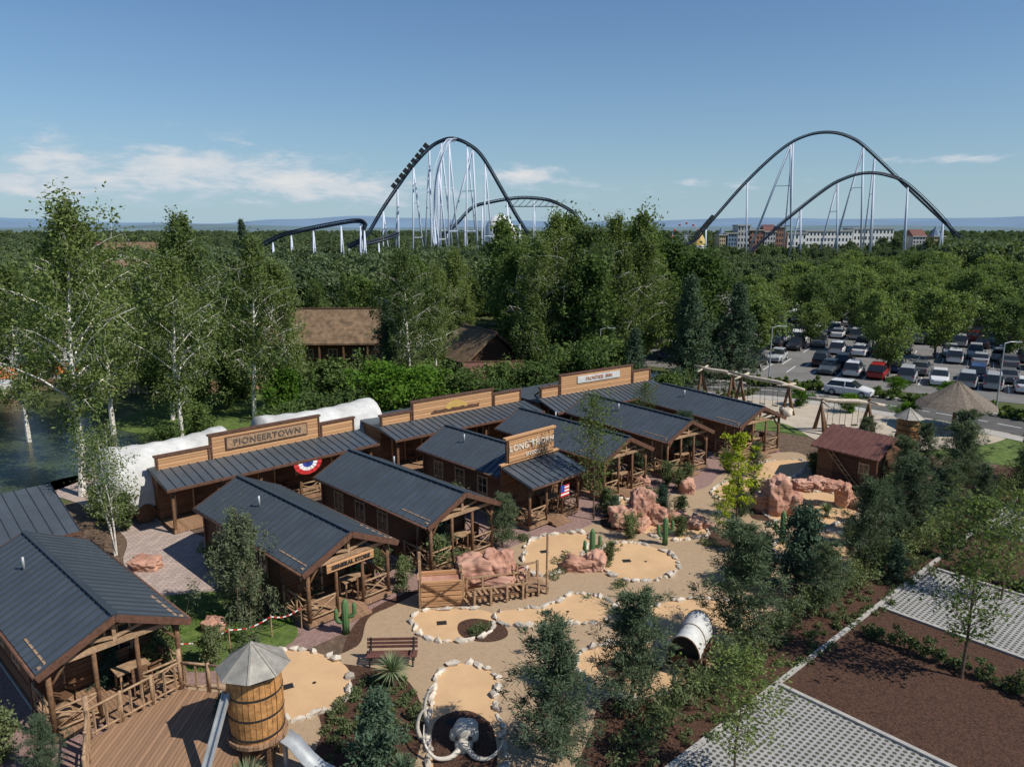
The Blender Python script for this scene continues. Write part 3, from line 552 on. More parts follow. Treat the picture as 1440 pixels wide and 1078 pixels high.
def rail(A,a,b,h=.85,z=.3,X=True):
    a=Vector((a[0],a[1],z));b=Vector((b[0],b[1],z));n=max(1,round((b-a).length/1.1));r=A('railings','lpost',True)
    for i in range(n+1):
        p=a.lerp(b,i/n);r.tube([p,p+Vector((0,0,h+.08))],.055,7)
        if i<n:
            q=a.lerp(b,(i+1)/n);r.tube([p+Vector((0,0,h)),q+Vector((0,0,h))],.045,6);r.tube([p+Vector((0,0,.15)),q+Vector((0,0,.15))],.04,6)
            if X:r.tube([p+Vector((0,0,.18)),q+Vector((0,0,h-.05))],.028,5);r.tube([q+Vector((0,0,.18)),p+Vector((0,0,h-.05))],.028,5)
def chair(A,x,y,a,z=.3):
    m=A('porch_chairs','mwood');c=Vector((x,y,z));rt=Matrix.Rotation(a,3,'Z')
    f=lambda p:c+rt@Vector(p)
    m.box(f((0,0,.45)),(.5,.5,.06),a);m.box(f((0,.23,.75)),(.5,.05,.6),a)
    for i in(-1,1):
        for j in(-1,1):m.beam(f((i*.2,j*.2,0)),f((i*.2,j*.2,.43)),.05)
        m.beam(f((i*.25,-.2,.65)),f((i*.25,.22,.65)),.05)
def table(A,x,y,z=.3):
    m=A('porch_table','lpost');m.box((x,y,z+.73),(1.1,.7,.05))
    for i in(-1,1):
        for j in(-1,1):m.beam((x+i*.42,y+j*.25,z),(x+i*.42,y+j*.25,z+.7),.07)
def seamroof(A,y0,y1,hw,ze,zr,hx=0):
    th=.07
    for s in(-1,1):
        A('roof','roof').yprism([(0,zr),(s*hw,ze),(s*hw,ze-th),(0,zr-th)],y0,y1)
        rb=A('roof_seams','rib');n=int((y1-y0)/.46)
        for i in range(n+1):
            y=y0+.06+(y1-y0-.12)*i/n;rb.beam((s*.04,y,zr+.012),(s*hw,y,ze+.022),.025,.045)
        A('gutter','trim',True).tube([(s*(hw+.06),y0,ze-.06),(s*(hw+.06),y1,ze-.06)],.06,6)
        for y in(y0-.03,y1+.03):A('fascia','trim').beam((0,y,zr-.1),(s*(hw+.03),y,ze-.1),.05,.24)
    A('ridge_cap','rib').beam((0,y0,zr+.04),(0,y1,zr+.04),.2,.05)
def cabin(name,cx,cy,ang,wd=4.5,L=9.8,pd=2.3,ze=2.65,zr=3.75,sign=None,front=None,wood='mwood'):
    A=Asm(name,(cx,cy,0),R(ang));hw=wd/2;hi=hw-.35
    k=(zr-ze)/(hw);zw=ze+k*(hw-hi)-.09
    A('walls',wood).yprism([(-hi,.12),(hi,.12),(hi,zw),(0,zr-.1),(-hi,zw)],pd,L-.25)
    A('foundation','concrete').box((0,L/2,.06),(2*hi+.1,L-.3,.12))
    A('porch_floor','deck').box((0,pd/2,.21),(2*hi+.2,pd-.02,.16))
    for s in(-1,1):
        for y in (pd+1.6,pd+3.6,pd+5.6):
            if y<L-.9:window(A,s*hi,y,1.7,.8,.95,'x',s)
        for y in(pd,L-.25):A('corner_boards','trim').box((s*(hi+.01),y,1.35),(.14,.14,2.45))
        A('window_band','trim').box((s*(hi+.012),(pd+L)/2,.85),(.03,L-pd-.5,.1))
        A('window_band','trim').box((s*(hi+.012),(pd+L)/2,.2),(.03,L-pd-.5,.14))
        A('downpipe','trim',True).tube([(s*(hi+.12),L-.5,.1),(s*(hi+.12),L-.5,2.4),(s*(hw+.03),L-.5,2.58)],.04,6)
    door(A,-.6,pd);window(A,.75,pd,1.65,.85,1,'y',-1)
    P=A('posts','post',True)
    for x in(-hi,hi):
        for y in(.15,):
            P.tube([(x,y,.1),(x,y,ze+.05)],.09,8)
            P.tube([(x,y,1.9),(x*.72,y,ze+.0)],.05,6);P.tube([(x,y,1.9),(x,y+.6,ze-.05)],.05,6)
    for x in(-hi*.33,hi*.33):P.tube([(x,.15,.1),(x,.15,ze)],.075,8)
    if front!='false':
        T=A('gable_truss','lpost')
        T.box((0,.15,ze+.02),(2*hi+.5,.14,.16));T.box((0,.15,(ze+zr)/2),(.12,.1,zr-ze-.2))
        for s in(-1,1):T.beam((0,.15,ze+.2),(s*hi*.6,.15,ze+k*(hw-hi*.6)-.12),.08,.1);T.beam((s*hi,.15,ze+.1),(s*hi,pd,ze+.1),.12,.14)
        seamroof(A,-.15,L,hw,ze,zr)
    else:
        seamroof(A,pd-.1,L,hw,ze,zr)
        F=A('false_front','mwood');F.box((0,pd-.25,1.75),(wd,.14,3.1));F.box((0,pd-.25,4.0),(wd*.82,.14,1.4))
        A('false_front_cap','owood').box((0,pd-.25,4.76),(wd*.88,.24,.12));A('false_front_cap','owood').box((0,pd-.25,3.34),(wd+.1,.22,.08))
        A('sign_board','owood').box((0,pd-.37,4.02),(wd*.78,.08,1.2))
        A.text('LONG   HORN',(0,pd-.43,4.17),.5,M['wsign'],'sign_lettering');A.text('SALOON',(0,pd-.43,3.65),.25,M['wsign'],'sign_lettering')
        hn=A('longhorn_skull','bone',True);hn.rock((0,pd-.46,4.25),(.1,.07,.22),3,2,.1)
        for s in(-1,1):hn.tube([(0,pd-.46,4.35),(s*.25,pd-.47,4.3),(s*.42,pd-.47,4.55)],[.04,.035,.01],6)
        rr=A('porch_roof','roof');y0=-.35;y1=pd-.33
        rr.add([(-hw,y0,2.62),(hw,y0,2.62),(hw,y1,3.2),(-hw,y1,3.2),(-hw,y0,2.55),(hw,y0,2.55),(hw,y1,3.13),(-hw,y1,3.13)],[(0,1,2,3),(7,6,5,4),(0,4,5,1),(1,5,6,2),(3,7,4,0)])
        for i in range(10):x=-hw+.05+(wd-.1)*i/9;A('roof_seams','rib').beam((x,y0,2.64),(x,y1,3.22),.03,.05)
        A('gutter','trim').box((0,y0-.05,2.55),(wd,.1,.12))
    rail(A,(-hi,.15),(-hi,pd-.1));rail(A,(hi,.15),(hi,pd-.1));rail(A,(-hi,.15),(-hi*.33,.15));rail(A,(hi*.33,.15),(hi,.15))
    for i in range(2):A('steps','deck').box((0,-.15-.28*i,.2-.11*i),(hi*.6,.28,.1))
    table(A,.7,pd*.5);chair(A,.7,pd*.5+.6,0);chair(A,.7,pd*.5-.6,math.pi);chair(A,-1.3,pd*.65,.5);chair(A,1.5,pd*.5,-1.5)
    A('lantern','band').box((-.05,pd-.1,2.2),(.14,.14,.24))
    A('barrel','lpost',True).tube([(-hi+.4,.6,.3),(-hi+.4,.6,.6),(-hi+.4,.6,.95)],[.2,.26,.2],10)
    if sign:
        A('sign_board','owood').box((0,.02,ze-.25),(2.3,.06,.36));A.text(sign,(0,-.03,ze-.25),.23,M['band'],'sign_lettering')
    s=random.choice((-1,1));yv=L*random.uniform(.55,.75);A('vent_pipe','steel',True).tube([(s*hw*.35,yv,zr-k*hw*.35-.05),(s*hw*.35,yv,zr+.12)],.05,8)
    return A.done()
cabin('log_cabin',-13.0,22.3,47,4.7,9.8)
cabin('log_cabin',-6.75,29.1,45.5,4.6,10,sign='GENERAL STORE')
cabin('log_cabin',-2.3,33.8,45,4.6,9.8)
cabin('saloon_cabin',2.45,39.2,44,4.6,9.6,front='false')
cabin('log_cabin',7.0,43.4,41,4.5,9.8)
cabin('log_cabin',11.7,47.5,37,4.6,9.8)
cabin('log_cabin',17.7,51.3,34,5.0,9.8)
def facade(name,p0,p1,secs,sign=None,pd=2.1,decor=None,zr=3.05,depth=3.4,struts=False,ze=2.66):
    a=Vector(p0);b=Vector(p1);L=(b-a).length;rz=math.atan2(b.y-a.y,b.x-a.x);A=Asm(name,(a.x,a.y,0),rz)
    A('walls','mwood').box((L/2,pd+depth/2,1.5),(L,depth,2.76));A('foundation','concrete').box((L/2,pd+depth/2,.06),(L+.1,depth+.1,.12))
    A('back_roof','roof').box((L/2,pd+depth/2+.1,2.94),(L+.3,depth+.2,.1))
    A('porch_floor','deck').box((L/2,pd/2,.16),(L,pd-.02,.2))
    rr=A('porch_roof','roof');y0=-.3;y1=pd-.02
    rr.add([(-.3,y0,ze),(L+.3,y0,ze),(L+.3,y1,zr),(-.3,y1,zr),(-.3,y0,ze-.08),(L+.3,y0,ze-.08),(L+.3,y1,zr-.08),(-.3,y1,zr-.08)],[(0,1,2,3),(7,6,5,4),(0,4,5,1),(1,5,6,2),(3,7,4,0)])
    n=int(L/.46)
    for i in range(n+1):x=-.27+(L+.54)*i/n;A('roof_seams','rib').beam((x,y0,ze+.025),(x,y1,zr+.025),.025,.045)
    A('gutter','trim').box((L/2,y0-.06,ze-.06),(L+.6,.12,.13))
    for x0,x1,zt in secs:
        A('false_front','owood').box(((x0+x1)/2*L,pd+.08,(zr+zt)/2),((x1-x0)*L-.004,.16,zt-zr+.1));A('false_front_cap','trim').box(((x0+x1)/2*L,pd+.08,zt+.1),((x1-x0)*L+.12,.3,.1))
        for xx in(x0*L+.08,x1*L-.08):A('false_front_battens','trim').box((xx,pd-.03,(zr+zt)/2),(.09,.07,zt-zr+.04))
    if struts:
        n=int(L/1.2)
        for i in range(1,n):A('struts','trim').beam((i*L/n,pd+.2,4.2),(i*L/n,pd+2.2,3.0),.09,.12)
    n=max(2,round(L/2.4))
    for i in range(n+1):
        x=.1+(L-.2)*i/n;A('posts','post').box((x,.1,1.4),(.15,.15,2.4));A('brackets','post').beam((x,.1,2.1),(x+(.45 if i<n else -.45),.1,2.54),.08,.08)
        if i<n:
            m=x+(L-.2)/n/2
            (door(A,m,pd) if i%2==0 else window(A,m,pd,1.6,1.1,1.1,'y',-1))
            if i%2==1:rail(A,(x,.1),(x+(L-.2)/n,.1),.8,.26)
            if i%2==0:chair(A,m+.8,pd-.5,0,.26)
    if sign:
        c,z,sz,wd=sign[1],sign[2],sign[3],sign[4];A('sign_board','lpost').box((c*L,pd-.06,z),(wd,.08,sz*1.25));A('sign_board_frame','trim').box((c*L,pd-.05,z),(wd+.14,.06,sz*1.25+.14));A.text(sign[0],(c*L,pd-.12,z),sz,M['sign'],'sign_lettering',sx=1.1)
    if decor=='sunset':
        d=A('painted_sun','gold');x=L*.5;z0=3.4;vs=[(x,pd-.04,z0)]+[(x+1.0*math.cos(R(a_)),pd-.04,z0+.62*math.sin(R(a_))) for a_ in range(0,181,12)];d.add(vs,[(0,i+1,i) for i in range(1,len(vs)-1)])
        h=A('painted_mountains','trim');vs=[(L*.33,pd-.05,z0-.12)]+[(L*(.33+.34*i/14),pd-.05,z0+.14*abs(math.sin(i*1.9))) for i in range(15)]+[(L*.67,pd-.05,z0-.12)];h.add(vs,[tuple(range(len(vs)))])
    if decor=='white':
        A('painted_panel','canvas').box((L*.5,pd-.05,4.3),(4.6,.06,.55));A.text('FRONTIER  INN',(L*.5,pd-.1,4.3),.38,M['rock'],'sign_lettering')
    if decor=='bunting':
        for r0,r1,m in((0,.35,'blue'),(.35,.6,'white'),(.6,.9,'red')):
            d=A('bunting_'+m,m);x=L*.62;vs=[];k=14
            for i in range(k+1):
                a_=math.pi+math.pi*i/k
                for r in(r0,r1):vs.append((x+r*math.cos(a_),-.42-.03*(i%2),2.5+r*math.sin(a_)*.8))
            d.add(vs,[(2*i,2*i+1,2*i+3,2*i+2) for i in range(k)])
    return A.done()
facade('frontier_hotel_building',(-18.0,37.4),(-8.9,45.8),[(0,.24,3.75),(.24,.8,4.4),(.8,1,3.85)],('PIONEERTOWN',.52,3.86,.5,5.0),decor='bunting',zr=3.1,depth=2.2)
facade('sunset_facade_building',(-7.5,46.8),(2.0,54.4),[(0,.2,3.65),(.2,.78,4.25),(.78,1,3.85)],decor='sunset')
facade('mural_facade_building',(3.4,54.1),(13.1,61.2),[(0,.16,4.0),(.16,.82,4.75),(.82,1,4.2)],decor='white',struts=True,depth=5,zr=3.3)
facade('outpost_building',(-27,24.6),(-19.9,31.7),[(0,.55,4.7),(.55,.8,4.2)],None,4.2,zr=3.8,depth=1.2)
def canvas_tent(x,y,L,ang,r=1.9,h=3.6):
    A=Asm('canvas_wagon_tent',(x,y,0),R(ang));n=14;m=24;vs=[]
    for j in range(m+1):
        u=-1+2*j/m;sag=1+.09*u*u-.012*math.cos(j*math.pi/2)
        for i in range(n+1):a=math.pi*i/n;vs.append((u*L/2*(1+.05*math.sin(a)),-r*math.cos(a)*sag,.9+(h-.9)*math.sin(a)**.8*sag))
    A('canvas_cover','canvas',True).add(vs,[(j*(n+1)+i,(j+1)*(n+1)+i,(j+1)*(n+1)+i+1,j*(n+1)+i+1) for j in range(m) for i in range(n)]+[tuple(range(n+1)),tuple(m*(n+1)+i for i in range(n+1))[::-1]])
    A('wagon_box','mwood').box((0,0,.75),(L*.95,2*r*.9,.6))
    for sx in(-1,1):
        for s in(-1,1):A('wheels','post').tube([(sx*L*.33,s*r*1.02,.55),(sx*L*.33,s*(r*1.02+.1),.55)],.55,14)
    A.done()
canvas_tent(-20.2,42.0,6.5,46,1.9,3.9);canvas_tent(-13.4,50.0,8,42,2,3.8)
A=Asm('barn',(22.6,46.3,0),R(38));hw=2.3
A('walls','mwood').yprism([(-2,0),(2,0),(2,2.35),(0,3.15),(-2,2.35)],-1.9,1.9)
for s in(-1,1):A('roof','barnroof').yprism([(0,3.35),(s*2.4,2.32),(s*2.4,2.24),(0,3.27)],-2.2,2.2)
for s in(-1,1):
    for i in range(12):y=-2.1+4.2*i/11;A('roof_seams','barnroof').beam((0,y,3.37),(s*2.4,y,2.34),.04,.05)
A('door','dwood').box((0,-1.93,1.0),(1.5,.06,2));A('door','dwood').box((-2.03,0,1.0),(.06,1.6,2))
ld=A('ladder','lpost');[ld.beam((-2.15,-1.2+d,.1),(-2.15,.9+d,2.2),.06) for d in(0,.35)];[ld.beam((-2.15,-1.2+i*.26,.1+i*.26),(-2.15,-.85+i*.26,.1+i*.26),.04) for i in range(1,8)]
window(A,-2,-1.2,1.5,.6,.6,'x',-1);A('corner_boards','trim').box((-2,-1.9,1.2),(.15,.15,2.3));A('corner_boards','trim').box((2,-1.9,1.2),(.15,.15,2.3));A.done()
def lodge(name,x,y,ang,L,D,ze,zr,roof,wall='dwood'):
    A=Asm(name,(x,y,0),R(ang));A('walls',wall).box((0,0,ze/2),(L*.9,D*.8,ze))
    A('roof',roof).prism([(-D/2-.2,ze),(0,zr),(D/2+.2,ze),(D/2+.2,ze-.2),(0,zr-.2),(-D/2-.2,ze-.2)],lambda p:(-L/2,p[0],p[1]),lambda p:(L/2,p[0],p[1]))
    A('gables',wall).prism([(-D*.4,ze-.1),(0,zr-.35),(D*.4,ze-.1)],lambda p:(-L*.45,p[0],p[1]),lambda p:(L*.45,p[0],p[1]))
    for i in range(5):xx=-L*.4+L*.8*i/4;A('posts','post').box((xx,-D/2,ze/2),(.18,.18,ze-.2));
    for i in range(4):window(A,-L*.3+L*.6*i/3,-D*.4,1.6,1,1.1,'y',-1)
    A('ridge','trim').box((0,0,zr+.03),(L,.3,.12));A.done()
lodge('thatched_lodge',-22.6,90,2,14,8,3.0,6.6,'oldroof');lodge('farm_house',-3.6,81,-60,8,7,2.4,5.4,'oldroof');lodge('farm_house',-1.8,72.5,5,6,4,2.0,3.2,'barnroof')
lodge('farm_house',-73,150,20,14,9,6,10,'oldroof','wally');lodge('village_house',-150,300,10,20,12,7,11,'oldroof','wallw');lodge('village_house',-175,310,-10,18,12,7,11,'barnroof','wally')
A=Asm('timber_fence',(0,0,0));P=[(-50,74),(-40,72.5),(-30,72),(-22,77),(-12,72)]
for a,b_ in zip(P,P[1:]):
    a=Vector(a);b_=Vector(b_);n=int((b_-a).length/.5)
    for i in range(n):
        p=a.lerp(b_,i/n);A('pales','lpost').box((p.x,p.y,.7+rb_.uniform(-.06,.06)),(.34,.08,1.3),math.atan2(b_.y-a.y,b_.x-a.x))
    A('rails','post').beam((a.x,a.y-.1,1),(b_.x,b_.y-.1,1),.08,.1)
A.done()
def tipi(x,y,r,h):
    A=Asm('tipi_tent',(x,y,0),0);n=16;A('canvas_cover','canvas').add([(0,0,h)]+[(r*math.cos(6.283*i/n),r*math.sin(6.283*i/n),0) for i in range(n)],[(0,i+1,(i+1)%n+1) for i in range(n)])
    A('painted_band',mat('orange_canvas',(.6,.2,.06),.8)).add([(r*k*1.02*math.cos(6.283*i/n),r*k*1.02*math.sin(6.283*i/n),h*(1-k)) for k in(.55,.8) for i in range(n)],[(i,(i+1)%n,n+(i+1)%n,n+i) for i in range(n)])
    for i in range(5):a=i*1.256;A('poles','post').tube([(r*.2*math.cos(a),r*.2*math.sin(a),h*.8),(-r*.2*math.cos(a),-r*.2*math.sin(a),h*1.2)],.06,5)
    A.done()
tipi(-52,77,2.6,5);tipi(-56,81,2.4,4.6);tipi(-48,80,2.4,4.4)
# ------------------------------------------------------------ water towers
def watertower(x,y,zb,r,h,roof,stand,col='vwood'):
    A=Asm('water_tower',(x,y,0),0);n=30
    st=A('staves','vwood',False)
    for i in range(n):
        a0=6.283*i/n;a1=6.283*(i+.93)/n;rk=random.uniform(.99,1.01);rr=[r*.97*rk,r*1.04*rk,r*.97*rk];V=[]
        for k in range(3):
            for a in(a0,a1):V.append((rr[k]*math.cos(a),rr[k]*math.sin(a),zb+h*k/2))
        st.add(V,[(0,1,3,2),(2,3,5,4)])
    A('inner_tank','dwood').tube([(0,0,zb),(0,0,zb+h)],r*.94,20)
    for k in(.06,.36,.66,.92):
        rk=r*(1.012+.035*(1-abs(k-.5)*2));A('hoops','band').tube([(0,0,zb+h*k-.03),(0,0,zb+h*k+.03)],rk,30)
    N_=8;e=r*1.36;A('conical_roof','oldsteel').add([(0,0,zb+h+r*.9)]+[(e*math.cos(6.283*i/N_+.2),e*math.sin(6.283*i/N_+.2),zb+h-.04) for i in range(N_)],[(0,i+1,(i+1)%N_+1) for i in range(N_)]+[tuple(range(1,N_+1))[::-1]])
    for i in range(N_):A('roof_seams','oldsteel').beam((0,0,zb+h+r*.91),(e*math.cos(6.283*i/N_+.2),e*math.sin(6.283*i/N_+.2),zb+h-.03),.05,.03)
    for i in range(6):
        a=6.283*i/6+.3;A('legs','post').beam((r*.85*math.cos(a),r*.85*math.sin(a),0),(r*.85*math.cos(a),r*.85*math.sin(a),zb),.16)
        a2=a+6.283/6;A('legs','post').beam((r*.85*math.cos(a),r*.85*math.sin(a),.1),(r*.85*math.cos(a2),r*.85*math.sin(a2),zb-.1),.08)
    A('platform','deck').tube([(0,0,zb-.12),(0,0,zb)],r*1.12,16)
    return A
A=watertower(-7.8,20.3,1.0,.8,2.2,1,1)
ch=A('metal_chute','steel');ch.beam((-.6,-.6,2.6),(-1.0,-1.9,.5),.2,.05);ch.beam((-.7,-.56,2.66),(-1.1,-1.86,.56),.03,.14);ch.beam((-.5,-.64,2.66),(-.9,-1.94,.56),.03,.14);A.done()
watertower(28.3,51.6,1.5,.75,1.4,1,1).done()
A=Asm('play_deck',(0,0,0));dp=[(-11.9,18.2),(-8.7,18.2),(-7.4,21.4),(-8.2,22.4),(-11.3,22.9),(-13.0,20.3)]
A('deck_boards','deck').prism(dp,lambda p:(p[0],p[1],.5),lambda p:(p[0],p[1],.62))
A('deck_skirt','mwood').prism([(p[0]*.995-.05,p[1]*.995+.1) for p in dp],lambda p:(p[0],p[1],0),lambda p:(p[0],p[1],.49))
for i in 2,3,4,5:
    a=dp[i];b_=dp[(i+1)%6];rail(A,a,b_,1.0,.62,False)
    for k in range(8):
        p=Vector(a).lerp(Vector(b_),(k+.5)/8);A('balusters','lpost').box((p.x,p.y,1.1),(.06,.06,.9))
for x,y in dp[2:]:A('tall_posts','lpost',True).tube([(x,y,.6),(x,y,2.1)],.08,8)
A.done()
A=Asm('slide',(-6.9,19.9,0),R(-25));pts=[(0,0,.95),(.4,0,.85),(.9,0,.45),(1.3,0,.25),(1.7,0,.2)];V=[]
for x,y,z in pts:V+=[(x,-.28,z+.16),(x,-.2,z),(x,.2,z),(x,.28,z+.16)]
A('chute','steel',True).add(V,[(4*i+k,4*i+k+1,4*i+k+5,4*i+k+4) for i in range(4) for k in range(3)]);A('support','steel').beam((.9,0,0),(.9,0,.44),.08);A('support','steel').beam((0.05,0,0),(.05,0,.9),.1);A.done()
# ------------------------------------------------------------ rocks
def rocks(name,x,y,lumps,rz=0):
    b=MB()
    for i,(dx,dy,dz,a,c,h) in enumerate(lumps):b.rock((dx,dy,dz),(a,c,h),seed=x+y+i*7.3,sub=5,amp=.24,freq=1.3,rz=i*1.3,strata=1)
    o=b.obj(name,M['rock'],smooth=True);o.location=(x,y,0);o.rotation_euler=(0,0,rz)
rocks('red_rock',-1.1,31.7,[(-.6,.1,.7,1.15,.85,.9),(.6,.2,.7,.95,.85,1.1),(0,-.35,.3,1.5,.65,.5),(1.25,0,.35,.55,.6,.65)],.2)
rocks('red_rock',3.5,33.3,[(-.35,0,.25,.85,.65,.5),(.5,.1,.3,.65,.6,.7)])
rocks('red_rock',6.9,38.9,[(-.9,0,.45,.85,.75,.8),(.5,.4,.8,1.0,.85,1.25),(1.1,-.2,.45,.75,.65,.85),(-.1,-.6,.25,1.15,.5,.4)],.3)
rocks('red_rock',9.9,38.9,[(-.8,.2,.2,.9,.5,.5),(.3,-.2,.2,1.0,.5,.4),(1.2,-.6,.15,.7,.4,.3)],-.2)
rocks('red_rock',15.2,40.6,[(0,0,1.0,.95,.9,1.5),(-.7,.3,.5,.65,.65,.85),(.8,-.2,.6,.7,.75,1.05)])
rocks('red_rock',18.4,41.6,[(-1.5,0,1.35,.8,.6,.45),(-.6,.05,1.5,.75,.6,.4),(.3,0,1.3,.8,.6,.45),(1.0,-.1,.7,.6,.6,1.0),(1.7,-.3,.3,.75,.5,.45)],.1)
rocks('red_rock',10.8,43.8,[(0,0,.4,.6,.5,.7)]);rocks('red_rock',-17.6,33.4,[(0,0,.25,.9,.6,.45)]);rocks('red_rock',-12.2,27.9,[(0,0,.15,.6,.5,.35)]);rocks('red_rock',8.2,45,[(0,0,.3,.6,.5,.6)]);rocks('red_rock',20.3,44.3,[(0,0,.2,.7,.5,.4)])
A=Asm('mining_sluice',(-3.1,30.1,0),R(8))
for x in(-.9,.9):
    for y in(-.45,.45):A('posts','lpost').box((x,y,.75 if x>0 else 1.1),(.12,.12,1.5 if x>0 else 2.2))
for i in range(5):
    z=.2+i*.24
    for y in(-.5,.5):A('crate_boards','owood').box((0,y,z),(1.75,.05,.2))
    A('crate_boards','owood').box((-.97,0,z),(.05,.9,.2));A('crate_boards','owood').box((.97,0,z),(.05,.9,.2))
A('ore_bed','rock').box((0,0,1.0),(1.7,.9,.1));A('braces','post').beam((-.8,-.54,.15),(.8,-.54,1.2),.09,.05);A('braces','post').beam((.8,-.545,.15),(-.8,-.545,1.2),.09,.05);A.done()
A=Asm('wooden_track_ramp',(-1.9,29.9,0),R(22))
for y in(-.4,.4):
    A('rails','post').beam((0,y,.45),(3.2,y,.22),.08,.1);A('handrails','lpost').beam((.1,y*1.35,.95),(3.1,y*1.35,.75),.07,.07)
for i in range(13):x=.1+i*.25;A('ties','lpost').box((x,0,.38-.017*i),(.12,1.1,.08))
for i in range(5):
    for y in(-.54,.54):A('posts','lpost').box((.1+i*.75,y,.45),(.09,.09,.9))
A.done()
A=Asm('viewing_platform',(.9,31.1,0),R(22));A('deck_boards','deck').box((0,0,.35),(1.1,1.2,.1))
for x in(-.5,.5):
    for y in(-.55,.55):A('posts','lpost').box((x,y,.6),(.1,.1,1.2))
A('tall_post','lpost').tube([(.5,-.5,1.2),(.52,-.5,2.9)],.05,7);A('rail','lpost').beam((-.5,.55,1.1),(.5,.55,1.1),.08);A.done()
A=Asm('park_bench',(-4.5,25.3,0),R(2))
for i in range(4):A('seat','barnroof').box((0,-.18+i*.12,.45),(1.9,.09,.04))
for i in range(3):A('backrest','barnroof').box((0,.28+.02*i,.6+i*.14),(1.9,.04,.1))
for x in(-.8,.8):A('legs','band').beam((x,-.2,0),(x,-.2,.44),.06);A('legs','band').beam((x,.22,0),(x,.32,.95),.06);A('armrest','band').beam((x,-.22,.65),(x,.3,.65),.05)
A.done()
A=Asm('covered_wagon',(6.7,25.4,0),R(62));A.e.scale=(.86,.86,.8);n=12;m=10;V=[]
for j in range(m+1):
    u=-1+2*j/m
    for i in range(n+1):a=math.pi*i/n;k=1+.1*u*u-.025*math.cos(j*math.pi);V.append((u*1.15*(1+.1*math.sin(a)),-.62*math.cos(a)*k,1.05+.95*math.sin(a)*k))
A('canvas_cover','canvas',True).add(V,[(j*(n+1)+i,(j+1)*(n+1)+i,(j+1)*(n+1)+i+1,j*(n+1)+i+1) for j in range(m) for i in range(n)])
A('opening_shade_sheet','tyre').add([tuple(Vector(V[i])*.97+Vector((.12,0,0))) for i in range(n+1)],[tuple(range(n+1))])  # black sheet across the hood opening stands in for the shade inside
for j in(0,m//2,m):A('hoops','post').tube([V[j*(n+1)+i] for i in range(n+1)],.03,5)
A('wagon_box','mwood').box((0,0,.82),(2.3,1.15,.42));A('axles','post').box((-.75,0,.42),(.1,1.5,.1));A('axles','post').box((.75,0,.42),(.1,1.5,.1));A('tongue','post').beam((-1.1,0,.5),(-2.1,0,.2),.09)
for x,r in((-.75,.42),(.75,.5)):
    for y in(-.74,.74):
        A('wheels','post').tube([(x+r*math.cos(6.283*i/18),y,r+r*math.sin(6.283*i/18)) for i in range(19)],.04,6)
        for i in range(10):A('spokes','post').beam((x,y,r),(x+r*math.cos(.628*i),y,r+r*math.sin(.628*i)),.03)
        A('hubs','band').tube([(x,y-.08,r),(x,y+.08,r)],.09,8)
A.done()
A=Asm('mammoth_skull_sculpture',(-1.5,20.6,0),R(0));b=A('skull','bone',True)
b.rock((0,.25,.5),(.42,.34,.42),5,3,.12);b.rock((0,-.02,.25),(.26,.3,.26),8,3,.14);b.rock((-.3,.2,.42),(.18,.22,.2),9,2,.12);b.rock((.3,.2,.42),(.18,.22,.2),4,2,.12)
for s in(-1,1):
    A('eye_sockets','tyre').rock((s*.2,-.1,.5),(.07,.05,.06),2,2,.05)
    A('tusks','bone',True).tube(catmull([(s*.14,-.2,.2),(s*.4,-.52,.16),(s*.85,-.62,.24),(s*1.2,-.3,.5),(s*1.25,.1,.85)],6,False),[.1-.0037*i for i in range(25)],10)
A.done()
A=Asm('rib_bones',(-2.75,21.6,0),0)
for i,(x,y,h) in enumerate([(0,.2,1.4),(-.15,-.5,1.1)]):A('ribs','bone',True).tube(catmull([(x,y,0),(x-.12,y,h*.4),(x-.02,y+.05,h*.8),(x+.22,y+.1,h)],5,False),[.09-.004*k for k in range(16)],8)
A.done()
def cactus(x,y,h):
    A=Asm('cactus',(x,y,0),random.random()*.6-.3);c=A('stem','cactus',True)
    def rt(pts,r):
        c.tube(pts,[r*.8]+[r]*(len(pts)-2)+[r*.5],12)
        for k in range(10):a=6.283*k/10;c.tube([Vector(p)+Vector((math.cos(a)*r*.95,math.sin(a)*r*.95,0)) for p in pts[:-1]],r*.16,4)
    rt([(0,0,0),(0,0,h*.3),(0,0,h*.9),(0,0,h)],.13)
    for s,z in((-1,.35),(1,.5)):
        c.tube([(0,0,h*z),(s*.28,0,h*z+.02),(s*.36,0,h*z+.15),(s*.36,0,h*z+.5),(s*.36,0,h*z+.6)],[.08,.09,.09,.085,.04],10)
    A.done()
for x,y,h in[(-6.7,27.5,1.5),(3.9,33.9,1.8),(7.9,36.1,1.5),(14.0,36.3,1.8),(-7.0,31.5,1.2)]:cactus(x,y,h)
LYU=leafmat('yucca_leaves',(.15,.2,.1),(.26,.31,.18),.2,1)
def yucca(x,y,h,r=.75,n=110,th=.4):
    A=Asm('yucca_plant',(x,y,0));A('trunk','bark').tube([(0,0,0),(.03,0,th)],.12,8);b=A('leaves',LYU)
    for i in range(n):
        a=i*2.4;e=R(75)-R(85)*(i/n);d=Vector((math.cos(a)*math.cos(e),math.sin(a)*math.cos(e),math.sin(e)));s=Vector((-math.sin(a),math.cos(a),0))*.025;p=Vector((0,0,th));q=p+d*r*.5;e_=p+d*r*1.0-Vector((0,0,.12*r*math.cos(e)));b.add([p-s*.6,p+s*.6,q+s,q-s,e_],[(0,1,2,3),(3,2,4)])
    A.done()
yucca(-4.25,23.9,1,.8,130,.65);yucca(-7.6,18.7,1,.8);yucca(-15.5,17.8,1,.7);yucca(17.8,39.9,1,.6);yucca(-3.2,19.2,1,.6)
A=Asm('barrier_tape',(0,0,0));P=[(-12.4,25.2),(-10.9,26.2),(-9.6,27.2),(-8.6,27.9)]
